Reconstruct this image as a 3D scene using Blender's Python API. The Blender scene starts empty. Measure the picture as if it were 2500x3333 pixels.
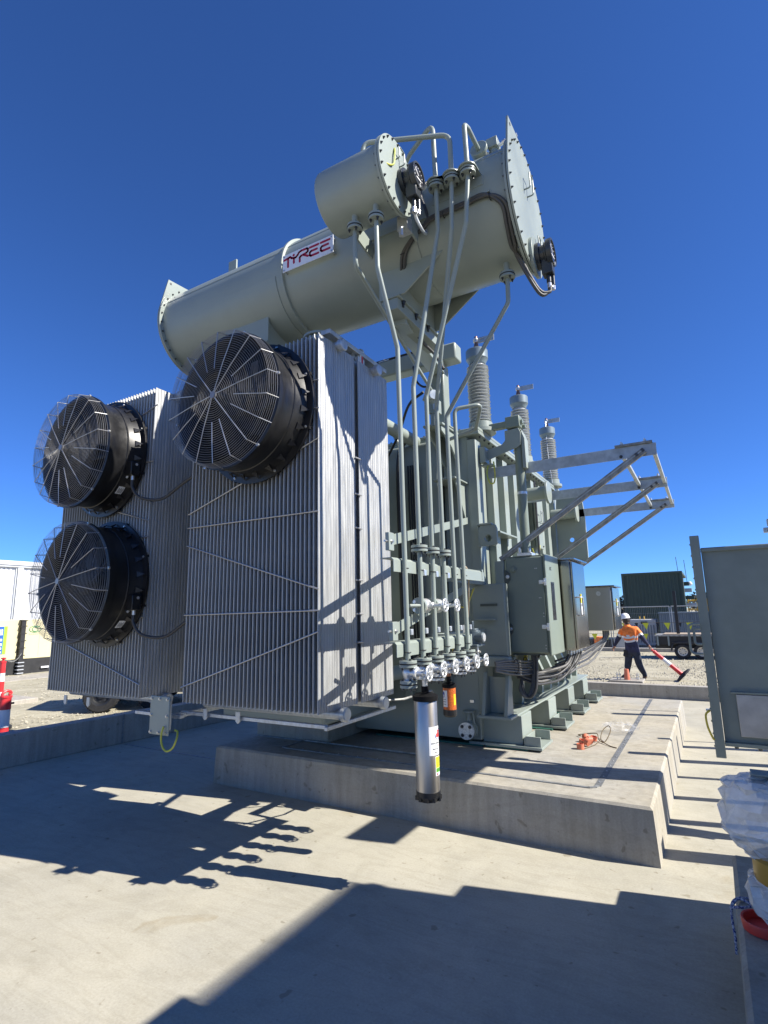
import bpy, bmesh, math, random
from math import sin, cos, pi, radians, atan2, sqrt, hypot
from mathutils import Vector, Matrix, Quaternion
random.seed(7)

# ------------------------------------------------------------------ camera, world, sun, exposure
sc = bpy.context.scene
cam_d = bpy.data.cameras.new('camera')
cam = bpy.data.objects.new('camera', cam_d)
sc.collection.objects.link(cam)
cam_d.sensor_fit = 'VERTICAL'
cam_d.sensor_height = 36.0
cam_d.lens = 19.173
cam_d.clip_start = 0.05
cam_d.clip_end = 5000
YAW, PITCH, ROLL = radians(30.127), radians(10.515), radians(-1.209)
_f = Vector((-sin(YAW)*cos(PITCH), cos(YAW)*cos(PITCH), sin(PITCH)))
_r0 = Vector((cos(YAW), sin(YAW), 0)); _u0 = _r0.cross(_f)
_r = cos(ROLL)*_r0 + sin(ROLL)*_u0
_u = -sin(ROLL)*_r0 + cos(ROLL)*_u0
_m = Matrix((_r, _u, -_f)).transposed().to_4x4()
_m.translation = Vector((0, 0, 2.1))
cam.matrix_world = _m
sc.camera = cam

SUN_EL, SUN_AZ = radians(41.7), radians(12.3)       # azimuth measured from +X towards +Y
world = bpy.data.worlds.new('World'); sc.world = world; world.use_nodes = True
wn = world.node_tree.nodes; wl = world.node_tree.links
wn.clear()
sky_n = wn.new('ShaderNodeTexSky'); sky_n.sky_type = 'NISHITA'; sky_n.sun_disc = False
sky_n.sun_elevation = SUN_EL; sky_n.sun_rotation = pi/2 - SUN_AZ
sky_n.altitude = 3000; sky_n.air_density = 1.0; sky_n.dust_density = 0.0; sky_n.ozone_density = 10.0
bg_n = wn.new('ShaderNodeBackground'); bg_n.inputs['Strength'].default_value = 0.083
out_n = wn.new('ShaderNodeOutputWorld')
tint = wn.new('ShaderNodeMix'); tint.data_type = 'RGBA'; tint.blend_type = 'MULTIPLY'; tint.inputs['Factor'].default_value = 1.0
tint.inputs['B'].default_value = (0.63, 0.85, 1.13, 1)      # the same for the whole sky: a clean, dry, deep-blue air
wl.new(sky_n.outputs[0], tint.inputs['A']); wl.new(tint.outputs['Result'], bg_n.inputs['Color']); wl.new(bg_n.outputs[0], out_n.inputs['Surface'])

sun_d = bpy.data.lights.new('sun', 'SUN'); sun_d.energy = 4.6; sun_d.angle = radians(0.42); sun_d.color = (1.0, 0.945, 0.86)
sun = bpy.data.objects.new('sun', sun_d); sc.collection.objects.link(sun)
sun.rotation_euler = Vector((cos(SUN_EL)*cos(SUN_AZ), cos(SUN_EL)*sin(SUN_AZ), sin(SUN_EL))).to_track_quat('Z', 'Y').to_euler()
sun.location = (30, 8, 30)

sc.view_settings.view_transform = 'Standard'
sc.view_settings.look = 'None'
sc.view_settings.exposure = 1.04
sc.view_settings.gamma = 1.0
sc.view_settings.use_curve_mapping = False
sc.render.engine = 'CYCLES'
sc.cycles.max_bounces = 8
sc.cycles.diffuse_bounces = 5

# ------------------------------------------------------------------ materials
def mat(name, col, rough=0.5, metal=0.0, var=0.0, vscale=3.0, bump=0.0, bscale=60.0, col2=None, spec=None, rvar=0.0, detail=5, streak=0.0, trans=0.0, alpha=1.0):
    m = bpy.data.materials.new(name); m.use_nodes = True
    nt = m.node_tree; N = nt.nodes; L = nt.links
    b = N['Principled BSDF']
    b.inputs['Roughness'].default_value = rough; b.inputs['Metallic'].default_value = metal
    if spec is not None: b.inputs['Specular IOR Level'].default_value = spec
    if trans: b.inputs['Transmission Weight'].default_value = trans
    if alpha < 1: b.inputs['Alpha'].default_value = alpha
    c4 = (col[0], col[1], col[2], 1)
    b.inputs['Base Color'].default_value = c4
    tc = N.new('ShaderNodeTexCoord')
    src = tc.outputs['Object']
    if var or col2:
        nz = N.new('ShaderNodeTexNoise'); nz.inputs['Scale'].default_value = vscale; nz.inputs['Detail'].default_value = detail; nz.inputs['Roughness'].default_value = 0.6
        if streak:
            mp = N.new('ShaderNodeMapping'); mp.inputs['Scale'].default_value = (1, 1, streak); L.new(src, mp.inputs[0]); L.new(mp.outputs[0], nz.inputs['Vector'])
        else: L.new(src, nz.inputs['Vector'])
        rp = N.new('ShaderNodeValToRGB')
        rp.color_ramp.elements[0].position = 0.35; rp.color_ramp.elements[1].position = 0.65
        a = tuple(max(0, c*(1-var)) for c in col); z = col2 if col2 else tuple(min(1, c*(1+var)) for c in col)
        rp.color_ramp.elements[0].color = (*a, 1); rp.color_ramp.elements[1].color = (*z, 1)
        L.new(nz.outputs[0], rp.inputs[0]); L.new(rp.outputs[0], b.inputs['Base Color'])
        if rvar:
            mr = N.new('ShaderNodeMapRange'); mr.inputs['To Min'].default_value = max(0.02, rough-rvar); mr.inputs['To Max'].default_value = min(1, rough+rvar)
            mr.inputs['From Min'].default_value = 0.3; mr.inputs['From Max'].default_value = 0.7
            L.new(nz.outputs[0], mr.inputs[0]); L.new(mr.outputs[0], b.inputs['Roughness'])
    if bump:
        n2 = N.new('ShaderNodeTexNoise'); n2.inputs['Scale'].default_value = bscale; n2.inputs['Detail'].default_value = 4
        L.new(src, n2.inputs['Vector'])
        bp = N.new('ShaderNodeBump'); bp.inputs['Strength'].default_value = bump; bp.inputs['Distance'].default_value = 0.01
        L.new(n2.outputs[0], bp.inputs['Height']); L.new(bp.outputs[0], b.inputs['Normal'])
    return m

def concrete(name, base, warm, dark, stain=0.5, wet=None, vert=False, fine=60.0):
    m = bpy.data.materials.new(name); m.use_nodes = True
    nt = m.node_tree; N = nt.nodes; L = nt.links; b = N['Principled BSDF']
    b.inputs['Roughness'].default_value = 0.88; b.inputs['Specular IOR Level'].default_value = 0.25
    tc = N.new('ShaderNodeTexCoord'); src = tc.outputs['Object']
    def noise(scale, det, rough=0.6, sc3=None, dist=0.0):
        n = N.new('ShaderNodeTexNoise'); n.inputs['Scale'].default_value = scale; n.inputs['Detail'].default_value = det; n.inputs['Roughness'].default_value = rough; n.inputs['Distortion'].default_value = dist
        if sc3:
            mp = N.new('ShaderNodeMapping'); mp.inputs['Scale'].default_value = sc3; L.new(src, mp.inputs[0]); L.new(mp.outputs[0], n.inputs['Vector'])
        else: L.new(src, n.inputs['Vector'])
        return n.outputs[0]
    def ramp(v, a, z, ca, cz):
        r = N.new('ShaderNodeValToRGB'); e = r.color_ramp.elements
        e[0].position = a; e[1].position = z; e[0].color = (*ca, 1); e[1].color = (*cz, 1); L.new(v, r.inputs[0]); return r.outputs[0]
    def mix(f, a, c, mode='MIX'):
        x = N.new('ShaderNodeMix'); x.data_type = 'RGBA'; x.blend_type = mode
        if isinstance(f, float): x.inputs['Factor'].default_value = f
        else: L.new(f, x.inputs['Factor'])
        L.new(a, x.inputs['A']); L.new(c, x.inputs['B']); return x.outputs['Result']
    c = ramp(noise(0.7, 6, 0.65, None, 0.6), 0.36, 0.62, base, warm)
    c = mix(stain, c, ramp(noise(1.9, 8, 0.7, (1, 1, 0.25) if vert else (1, 0.8, 1), 1.2), 0.33, 0.56, dark, (1, 1, 1)), 'MULTIPLY')
    c = mix(0.55, c, ramp(noise(fine, 3, 0.7), 0.3, 0.7, (0.80, 0.80, 0.80), (1.12, 1.12, 1.12)), 'MULTIPLY')
    c = mix(0.85, c, ramp(noise(9.0, 2, 0.5, None, 0.3), 0.27, 0.31, (0.68, 0.65, 0.60), (1, 1, 1)), 'MULTIPLY')
    c = mix(0.8, c, ramp(noise(31.0, 2, 0.5), 0.24, 0.27, (0.62, 0.60, 0.56), (1, 1, 1)), 'MULTIPLY')
    c = mix(0.35, c, ramp(noise(2.6, 5, 0.75, (0.35, 1.6, 1), 2.5), 0.42, 0.52, (0.84, 0.83, 0.80), (1.03, 1.03, 1.03)), 'MULTIPLY')
    c = mix(0.5, c, ramp(noise(1.1, 3, 0.5, None, 1.5), 0.26, 0.31, (0.74, 0.66, 0.52), (1, 1, 1)), 'MULTIPLY')
    if vert:
        c = mix(0.5, c, ramp(noise(14.0, 4, 0.6, (1, 1, 0.05)), 0.38, 0.6, (0.78, 0.78, 0.78), (1.05, 1.05, 1.05)), 'MULTIPLY')
    L.new(c, b.inputs['Base Color'])
    bp = N.new('ShaderNodeBump'); bp.inputs['Strength'].default_value = 0.35; bp.inputs['Distance'].default_value = 0.004
    L.new(noise(90, 4, 0.7), bp.inputs['Height']); L.new(bp.outputs[0], b.inputs['Normal'])
    return m

M = {}
PG = (0.262, 0.300, 0.268)
M['paint'] = mat('grey_green_paint', PG, 0.38, 0, var=0.06, vscale=1.3, bump=0.05, bscale=140, rvar=0.08)
M['paint_rough'] = mat('grey_green_paint_textured', (0.232, 0.268, 0.243), 0.5, 0, var=0.07, vscale=4, bump=0.12, bscale=220)
M['paint_cab'] = mat('cabinet_paint', (0.195, 0.232, 0.190), 0.42, 0, var=0.04, vscale=2.5, bump=0.06, bscale=300)
M['paint_dark'] = mat('dark_seam_paint', (0.07, 0.085, 0.075), 0.5)
M['nb_paint'] = mat('neighbour_paint', (0.215, 0.25, 0.228), 0.4, 0, var=0.09, vscale=2.6, bump=0.08, bscale=160)
M['galv'] = mat('galvanised_steel', (0.50, 0.53, 0.55), 0.42, 0.55, var=0.16, vscale=28, bump=0.05, bscale=90, rvar=0.1, streak=0.35)
M['galv_fin'] = mat('galvanised_fin', (0.405, 0.412, 0.405), 0.45, 0.35, var=0.12, vscale=22, bump=0.08, bscale=70, rvar=0.12, streak=0.12)
M['fin_edge'] = mat('lightened_fin_edge', (0.60, 0.60, 0.585), 0.4, 0.25, var=0.1, vscale=30)  # brighter than the fins: paints in light bars against shaded gaps
M['galv_arm'] = mat('galvanised_angle', (0.42, 0.46, 0.48), 0.5, 0.35, var=0.18, vscale=9, bump=0.05, bscale=60)
M['raw_steel'] = mat('weathered_channel', (0.30, 0.30, 0.28), 0.55, 0.4, var=0.3, vscale=12, streak=0.5)
M['stainless'] = mat('polished_stainless', (0.33, 0.315, 0.285), 0.17, 1.0, var=0.06, vscale=2.0, rvar=0.05)
M['stainless_lit'] = mat('lit_stainless', (0.50, 0.48, 0.42), 0.3, 0.75, var=0.03, vscale=1.5)  # lighter copy of the stainless, a bright reflection put into its colour
M['canister'] = mat('brushed_canister', (0.50, 0.465, 0.42), 0.36, 1.0, var=0.14, vscale=5, rvar=0.06, streak=0.3)
M['bright'] = mat('bright_zinc', (0.72, 0.72, 0.70), 0.3, 0.7, var=0.12, vscale=40)
M['valve'] = mat('cast_valve_aluminium', (0.66, 0.67, 0.66), 0.34, 0.6, var=0.2, vscale=45, bump=0.2, bscale=120)
M['bolt'] = mat('dark_bolt_steel', (0.10, 0.10, 0.10), 0.4, 0.8)
M['bolt_zinc'] = mat('zinc_bolt', (0.55, 0.55, 0.53), 0.35, 0.8)
M['black'] = mat('black_plastic', (0.012, 0.012, 0.013), 0.38, 0, var=0.3, vscale=6, rvar=0.1, bump=0.04, bscale=80)
M['black_gloss'] = mat('black_moulding', (0.006, 0.006, 0.0065), 0.55, spec=0.15)
M['rubber'] = mat('rubber', (0.02, 0.02, 0.021), 0.8, 0, var=0.3, vscale=20, bump=0.2, bscale=90)
M['guard'] = mat('guard_wire', (0.26, 0.26, 0.265), 0.35, 0.3)
M['guard_spoke'] = mat('guard_spoke_wire', (0.42, 0.42, 0.42), 0.38, 0.6)
M['gasket'] = mat('gasket', (0.015, 0.015, 0.015), 0.7)
M['cable'] = mat('black_cable', (0.018, 0.018, 0.018), 0.5)
M['gauge_cable'] = mat('dark_gauge_cable', (0.07, 0.068, 0.062), 0.5, 0, bump=0.3, bscale=200)
M['conduit'] = mat('grey_flexible_conduit', (0.13, 0.127, 0.118), 0.5, 0, var=0.12, vscale=30, bump=0.3, bscale=200)
M['conduit_dark'] = mat('dark_flexible_conduit', (0.045, 0.045, 0.045), 0.42, 0, bump=0.3, bscale=200)
M['porcelain'] = mat('grey_porcelain', (0.40, 0.42, 0.42), 0.2, 0, var=0.05, vscale=6)
M['bush_head'] = mat('bushing_head_grey', (0.19, 0.24, 0.26), 0.4, 0.2, var=0.08, vscale=8)
M['copper'] = mat('copper_brass', (0.45, 0.22, 0.13), 0.35, 0.9, var=0.2, vscale=30)
M['white'] = mat('white_label', (0.72, 0.73, 0.74), 0.4)
M['signface'] = mat('sign_white', (0.70, 0.73, 0.78), 0.35, 0, var=0.03, vscale=20)
M['red'] = mat('sign_red', (0.38, 0.012, 0.035), 0.4)
M['logo_red'] = mat('label_red', (0.62, 0.03, 0.035), 0.4)
M['logo_blue'] = mat('label_blue', (0.03, 0.05, 0.26), 0.4)
M['ink'] = mat('label_ink', (0.03, 0.03, 0.03), 0.5)
M['yellow'] = mat('label_yellow', (0.78, 0.66, 0.02), 0.4)
M['green_lab'] = mat('label_green', (0.12, 0.42, 0.03), 0.4)
M['orange_gel'] = mat('orange_silica_gel', (0.50, 0.12, 0.022), 0.28, 0, var=0.35, vscale=90, bump=0.4, bscale=160)
M['earth'] = mat('green_yellow_cable', (0.33, 0.42, 0.05), 0.45, 0, col2=(0.55, 0.50, 0.06), vscale=9)
M['yellow_cable'] = mat('yellow_cable', (0.55, 0.45, 0.05), 0.5)
M['pad_green'] = mat('green_packer', (0.03, 0.13, 0.10), 0.7, 0, var=0.2, vscale=10)
M['glass'] = mat('inspection_glass', (0.03, 0.03, 0.035), 0.08, 0, var=0.5, vscale=12)
M['gauge_face'] = mat('gauge_face', (0.78, 0.78, 0.76), 0.4)
M['gauge_black'] = mat('gauge_black', (0.03, 0.035, 0.04), 0.3)
M['motor'] = mat('blue_grey_casting', (0.10, 0.13, 0.15), 0.4, 0.2, var=0.1, vscale=10)

M['slab'] = concrete('slab_concrete', (0.37, 0.352, 0.288), (0.42, 0.395, 0.315), (0.86, 0.855, 0.84), 0.8)
M['plinth'] = concrete('plinth_concrete', (0.36, 0.345, 0.305), (0.40, 0.365, 0.29), (0.80, 0.79, 0.76), 0.8, vert=True)
M['kerb'] = concrete('kerb_concrete', (0.36, 0.345, 0.31), (0.40, 0.37, 0.32), (0.78, 0.77, 0.75), 0.7, vert=True)
M['strap'] = mat('galvanised_strap', (0.28, 0.285, 0.28), 0.55, 0.4, var=0.25, vscale=16)
M['sealant'] = mat('grey_joint_strip', (0.17, 0.175, 0.175), 0.6, 0.3, var=0.25, vscale=12)
M['gravel'] = concrete('gravel_ground', (0.34, 0.315, 0.235), (0.43, 0.40, 0.30), (0.74, 0.72, 0.68), 0.9, fine=22.0)
M['stone'] = mat('gravel_stone', (0.40, 0.37, 0.29), 0.9, 0, var=0.35, vscale=5)
M['orange_cap'] = mat('orange_plastic', (0.60, 0.18, 0.10), 0.45, 0, var=0.1, vscale=12)
M['red_cap'] = mat('red_plastic', (0.60, 0.045, 0.028), 0.45, 0, var=0.12, vscale=10)
M['string'] = mat('brown_string', (0.13, 0.10, 0.06), 0.9)
M['rope_blue'] = mat('blue_white_rope', (0.035, 0.05, 0.20), 0.8, 0, col2=(0.55, 0.55, 0.56), vscale=110, detail=0)
M['wrap'] = mat('plastic_wrap', (0.86, 0.83, 0.77), 0.16, 0, var=0.12, vscale=16, bump=0.5, bscale=120, alpha=0.7)
M['bag'] = mat('clear_bag', (0.7, 0.7, 0.7), 0.2, 0, alpha=0.13, bump=0.5, bscale=30)
M['amber'] = mat('amber_resin', (0.50, 0.27, 0.04), 0.35)
M['nb_steel'] = mat('stainless_gland_plate', (0.52, 0.50, 0.47), 0.38, 0.6, var=0.12, vscale=5, rvar=0.08)
# background
M['cream'] = mat('cream_container', (0.60, 0.545, 0.33), 0.5, 0, var=0.03, vscale=1)
M['cont_black'] = mat('black_container_base', (0.02, 0.02, 0.02), 0.6, 0, var=0.3, vscale=4)
M['white_wall'] = mat('white_cladding', (0.64, 0.65, 0.66), 0.45)
M['trim_grey'] = mat('grey_trim', (0.42, 0.44, 0.46), 0.5)
M['cont_green'] = mat('dark_green_container', (0.045, 0.068, 0.05), 0.55, 0, var=0.06, vscale=0.7)
M['cont_blue'] = mat('blue_grey_container', (0.12, 0.16, 0.20), 0.55, 0, var=0.08, vscale=1)
M['banner_blue'] = mat('banner_blue', (0.02, 0.10, 0.42), 0.5)
M['banner_green'] = mat('banner_green', (0.30, 0.62, 0.04), 0.5)
M['logo_green'] = mat('logo_green', (0.05, 0.35, 0.12), 0.5)
M['boll_red'] = mat('bollard_red', (0.62, 0.035, 0.04), 0.42, 0, var=0.08, vscale=8)
M['boll_white'] = mat('reflective_white', (0.74, 0.75, 0.77), 0.4, 0, var=0.05, vscale=14)
M['trail_black'] = mat('trailer_black', (0.016, 0.017, 0.019), 0.45, 0, var=0.2, vscale=6)
M['rim_cream'] = mat('cream_rim', (0.66, 0.60, 0.48), 0.45)
M['rim_steel'] = mat('steel_rim', (0.55, 0.55, 0.55), 0.3, 0.8)
M['timber'] = mat('bleached_timber', (0.36, 0.29, 0.21), 0.8, 0, var=0.2, vscale=12)
M['fence'] = mat('fence_wire', (0.34, 0.36, 0.37), 0.5, 0.5)
M['flag_y'] = mat('yellow_flag', (0.72, 0.70, 0.04), 0.6)
M['flag_k'] = mat('black_flag', (0.02, 0.02, 0.02), 0.6)
M['scaff'] = mat('yellow_steel', (0.62, 0.38, 0.06), 0.5)
M['skin'] = mat('skin', (0.36, 0.18, 0.11), 0.5)
M['hivis'] = mat('hi_vis_orange', (0.90, 0.20, 0.035), 0.75, 0, var=0.3, vscale=11, bump=1.0, bscale=14)
M['navy'] = mat('navy_drill', (0.022, 0.025, 0.06), 0.85, 0, var=0.4, vscale=12, bump=1.0, bscale=14)
M['navy_tr'] = mat('navy_trousers', (0.022, 0.029, 0.046), 0.85, 0, var=0.4, vscale=11, bump=1.0, bscale=12)
M['tape'] = mat('reflective_tape', (0.62, 0.63, 0.63), 0.35, 0.2)
M['helmet'] = mat('white_helmet', (0.80, 0.80, 0.80), 0.3)
M['hair'] = mat('dark_hair', (0.03, 0.018, 0.012), 0.6)
M['boot'] = mat('tan_boot', (0.16, 0.10, 0.06), 0.7)
M['leaf'] = mat('dark_scrub', (0.045, 0.045, 0.035), 0.9, 0, var=0.4, vscale=2)
M['grey_pipe'] = mat('grey_handle', (0.22, 0.26, 0.25), 0.4)
M['truck'] = mat('truck_white', (0.60, 0.61, 0.62), 0.35)
# ------------------------------------------------------------------ mesh helpers
class MB:
    def __init__(s): s.v = []; s.f = []
    def add(s, vs, fs):
        o = len(s.v); s.v += [tuple(p) for p in vs]; s.f += [tuple(i+o for i in f) for f in fs]; return s
    def box(s, a, b):
        x0, y0, z0 = (min(a[i], b[i]) for i in range(3)); x1, y1, z1 = (max(a[i], b[i]) for i in range(3))
        return s.add([(x0,y0,z0),(x1,y0,z0),(x1,y1,z0),(x0,y1,z0),(x0,y0,z1),(x1,y0,z1),(x1,y1,z1),(x0,y1,z1)],
                     [(0,3,2,1),(4,5,6,7),(0,1,5,4),(1,2,6,5),(2,3,7,6),(3,0,4,7)])
    def beam(s, p0, p1, w, h, up=(0,0,1)):           # rectangular bar between two points
        p0 = Vector(p0); p1 = Vector(p1); d = (p1-p0).normalized(); up = Vector(up)
        a = d.cross(up)
        if a.length < 1e-4: a = d.cross(Vector((1,0,0)))
        a.normalize(); c = a.cross(d)
        vs = []
        for p in (p0, p1):
            for sa, sb in ((-1,-1),(1,-1),(1,1),(-1,1)): vs.append(p + a*sa*w/2 + c*sb*h/2)
        return s.add(vs, [(0,1,2,3),(7,6,5,4),(0,4,5,1),(1,5,6,2),(2,6,7,3),(3,7,4,0)])
    def cyl(s, p0, p1, r0, r1=None, n=20, caps=True):
        p0 = Vector(p0); p1 = Vector(p1); r1 = r0 if r1 is None else r1
        d = (p1-p0).normalized(); a = d.orthogonal().normalized(); c = d.cross(a)
        vs = [p + (a*cos(2*pi*i/n) + c*sin(2*pi*i/n))*r for p, r in ((p0, r0), (p1, r1)) for i in range(n)]
        fs = [(i, (i+1) % n, n+(i+1) % n, n+i) for i in range(n)]
        if caps: fs += [tuple(range(n-1, -1, -1)), tuple(range(n, 2*n))]
        return s.add(vs, fs)
    def lathe(s, prof, o, ax=(0,0,1), n=28, a0=0, a1=2*pi, ref=None):   # prof: (r, t) along axis
        o = Vector(o); d = Vector(ax).normalized()
        a = (Vector(ref) if ref else d.orthogonal()).normalized(); c = d.cross(a)
        full = abs(a1-a0-2*pi) < 1e-6; m = n if full else n+1
        vs = []
        for r, t in prof:
            for i in range(m):
                q = a0 + (a1-a0)*i/n; vs.append(o + d*t + (a*cos(q) + c*sin(q))*r)
        fs = []
        for k in range(len(prof)-1):
            for i in range(n):
                j = (i+1) % m
                fs.append((k*m+i, k*m+j, (k+1)*m+j, (k+1)*m+i))
        return s.add(vs, fs)
    def tube(s, pts, r, n=10, caps=True, closed=False):
        P = [Vector(p) for p in pts]; k = len(P)
        t = []
        for i in range(k):
            if closed: d = P[(i+1) % k]-P[i-1]
            else: d = (P[min(i+1, k-1)]-P[max(i-1, 0)])
            t.append(d.normalized() if d.length > 1e-9 else Vector((0,0,1)))
        a = t[0].orthogonal().normalized(); vs = []
        for i in range(k):
            a = (a - t[i]*a.dot(t[i])); a = a.normalized() if a.length > 1e-6 else t[i].orthogonal().normalized()
            c = t[i].cross(a); rr = r[i] if isinstance(r, (list, tuple)) else r
            vs += [P[i] + (a*cos(2*pi*j/n) + c*sin(2*pi*j/n))*rr for j in range(n)]
        fs = []
        for i in range(k if closed else k-1):
            o0 = i*n; o1 = ((i+1) % k)*n
            fs += [(o0+j, o0+(j+1) % n, o1+(j+1) % n, o1+j) for j in range(n)]
        if caps and not closed: fs += [tuple(range(n-1, -1, -1)), tuple(range((k-1)*n, k*n))]
        return s.add(vs, fs)
    def ring(s, c, ax, R, r, n=40, m=6):
        c = Vector(c); d = Vector(ax).normalized(); a = d.orthogonal().normalized(); b = d.cross(a)
        return s.tube([c + (a*cos(2*pi*i/n)+b*sin(2*pi*i/n))*R for i in range(n)], r, m, closed=True)
    def prism(s, poly, ext):                          # planar polygon extruded by a vector
        n = len(poly); P = [Vector(p) for p in poly]; e = Vector(ext)
        nm = Vector((0,0,0))
        for i in range(n): nm += P[i].cross(P[(i+1) % n])
        if nm.dot(e) < 0: P.reverse()
        return s.add(P + [p+e for p in P], [tuple(range(n-1, -1, -1)), tuple(range(n, 2*n))] + [(i, (i+1) % n, n+(i+1) % n, n+i) for i in range(n)])
    def sphere(s, c, r, n=16, m=10, sz=(1,1,1)):
        vs = []; fs = []
        for k in range(m+1):
            th = pi*k/m
            for i in range(n): vs.append((c[0]+r*sz[0]*sin(th)*cos(2*pi*i/n), c[1]+r*sz[1]*sin(th)*sin(2*pi*i/n), c[2]+r*sz[2]*cos(th)))
        for k in range(m):
            for i in range(n): fs.append((k*n+i, (k+1)*n+i, (k+1)*n+(i+1) % n, k*n+(i+1) % n))
        return s.add(vs, fs)
    def hexbolt(s, c, ax, r=0.014, h=0.012, stud=0.0):
        c = Vector(c); d = Vector(ax).normalized()
        s.cyl(c, c+d*0.003, r*1.35, n=10); s.cyl(c+d*0.003, c+d*h, r, n=6)
        if stud: s.cyl(c+d*h, c+d*(h+stud), r*0.55, n=8)
        return s
    def build(s, name, m, parent=None, smooth=30, bev=0.0, seg=2, kind=None, label=None, loc=None):
        base = parent.get('_base') if parent else None
        o0 = Vector(base) if base is not None else Vector((0,0,0))
        me = bpy.data.meshes.new(name)
        if loc is not None: me.from_pydata(s.v, [], s.f)         # local mesh, placed by location
        else: me.from_pydata([tuple(Vector(p)-o0) for p in s.v], [], s.f)
        bm = bmesh.new(); bm.from_mesh(me)
        bmesh.ops.remove_doubles(bm, verts=bm.verts, dist=1e-6)
        bm.to_mesh(me); bm.free()
        me.materials.append(M[m] if isinstance(m, str) else m)
        if smooth:
            me.shade_smooth(); me.set_sharp_from_angle(angle=radians(smooth))
        ob = bpy.data.objects.new(name, me); sc.collection.objects.link(ob)
        if parent: ob.parent = parent; ob['_base'] = tuple(o0)
        if loc is not None: ob.location = Vector(loc)-o0; ob['_base'] = tuple(loc)
        if bev:
            md = ob.modifiers.new('bevel', 'BEVEL'); md.width = bev; md.segments = seg; md.limit_method = 'ANGLE'; md.angle_limit = radians(40)
        if kind is None and name.endswith(('_bolt', 'rivet', 'cable_tie', 'tread', 'rim_hole', 'label_text', 'label_print', '_marking', 'cable_gland', 'u_bolt', 'print')): kind = 'stuff'
        if kind: ob['kind'] = kind
        if label: ob['label'] = label
        return ob

def tag(o, label=None, cat=None, group=None, kind=None):
    if label: o['label'] = label
    if cat: o['category'] = cat
    if group: o['group'] = group
    if kind: o['kind'] = kind
    return o
def thing(name, label, cat, loc, group=None):
    o = bpy.data.objects.new(name, None); sc.collection.objects.link(o); o.location = loc; o.empty_display_size = 0.2
    o['_base'] = tuple(loc)
    return tag(o, label, cat, group)
def sub(name, parent, loc=None):                       # an Empty part
    o = bpy.data.objects.new(name, None); sc.collection.objects.link(o); o.parent = parent
    o['_base'] = parent['_base']; o.empty_display_size = 0.1
    return o
def inst(src, parent, world, rot=None):                # copy sharing the mesh, at a world place
    c = src.copy(); sc.collection.objects.link(c); c.parent = parent
    c.location = Vector(world)-Vector(parent['_base'])
    if rot: c.rotation_euler = rot
    return c
def fillet(pts, r, n=6):
    P = [Vector(p) for p in pts]; out = [P[0]]
    for i in range(1, len(P)-1):
        a = (P[i-1]-P[i]); b = (P[i+1]-P[i]); la, lb = a.length, b.length; a.normalize(); b.normalize()
        ang = a.angle(b)
        if ang > pi-0.02: out.append(P[i]); continue
        d = min(r/math.tan(ang/2), la*0.48, lb*0.48); 
        p0 = P[i]+a*d; p1 = P[i]+b*d
        for k in range(n+1):
            t = k/n; out.append(p0*(1-t)**2 + P[i]*2*t*(1-t) + p1*t*t)
    out.append(P[-1]); return out
def curve(pts, n=8):                                   # Catmull-Rom through the points
    P = [Vector(p) for p in pts]; P = [P[0]*2-P[1]] + P + [P[-1]*2-P[-2]]; out = []
    for i in range(1, len(P)-2):
        for k in range(n):
            t = k/n; a, b, c, d = P[i-1:i+3]
            out.append(0.5*((2*b)+(c-a)*t+(2*a-5*b+4*c-d)*t*t+(3*b-a-3*c+d)*t**3))
    out.append(P[-2]); return out
def stroke(mb, pts2, w, fr, h=0.003, n=8):
    # thick 2D stroke with round ends drawn on a frame function fr(u, v, d) -> point
    for (x0, y0), (x1, y1) in zip(pts2[:-1], pts2[1:]):
        L = hypot(x1-x0, y1-y0); a = atan2(y1-y0, x1-x0); poly = []
        for k in range(n+1):
            q = a+pi/2+pi*k/n; poly.append((x0+w/2*cos(q), y0+w/2*sin(q)))
        for k in range(n+1):
            q = a-pi/2+pi*k/n; poly.append((x1+w/2*cos(q), y1+w/2*sin(q)))
        m = len(poly); o = len(mb.v)
        mb.add([fr(u, v, 0) for u, v in poly]+[fr(u, v, h) for u, v in poly],
               [tuple(range(m, 2*m))]+[(i, (i+1) % m, m+(i+1) % m, m+i) for i in range(m)])
def textmesh(mb, s, size, fr, d=0.0015, align='LEFT', shear=0.0, bold=0.0):
    cu = bpy.data.curves.new('t', 'FONT'); cu.body = s; cu.size = size; cu.align_x = align; cu.shear = shear; cu.resolution_u = 3; cu.offset = bold
    ob = bpy.data.objects.new('t', cu); sc.collection.objects.link(ob)
    dg = bpy.context.evaluated_depsgraph_get(); me = ob.evaluated_get(dg).to_mesh()
    mb.add([fr(v.co.x, v.co.y, d) for v in me.vertices], [tuple(p.vertices) for p in me.polygons])
    ob.evaluated_get(dg).to_mesh_clear(); bpy.data.objects.remove(ob); bpy.data.curves.remove(cu)
def plane_frame(o, u, v, n):
    o, u, v, n = Vector(o), Vector(u), Vector(v), Vector(n)
    return lambda a, b, d: o + u*a + v*b + n*d
def cyl_frame(c, R, th0):                              # vertical cylinder; u along the skin, v up
    return lambda a, b, d: Vector((c[0]+(R+d)*cos(th0+a/R), c[1]+(R+d)*sin(th0+a/R), c[2]+b))
def patch(mb, fr, u0, u1, v0, v1, d=0.001, n=10):
    for i in range(n):
        a = u0+(u1-u0)*i/n; b = u0+(u1-u0)*(i+1)/n
        mb.add([fr(a, v0, d), fr(b, v0, d), fr(b, v1, d), fr(a, v1, d)], [(0, 1, 2, 3)])
def disc(mb, fr, cu, cv, r, d=0.002, n=28, sx=1.0):
    mb.add([fr(cu+r*sx*cos(2*pi*i/n), cv+r*sin(2*pi*i/n), d) for i in range(n)], [tuple(range(n))])
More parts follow.
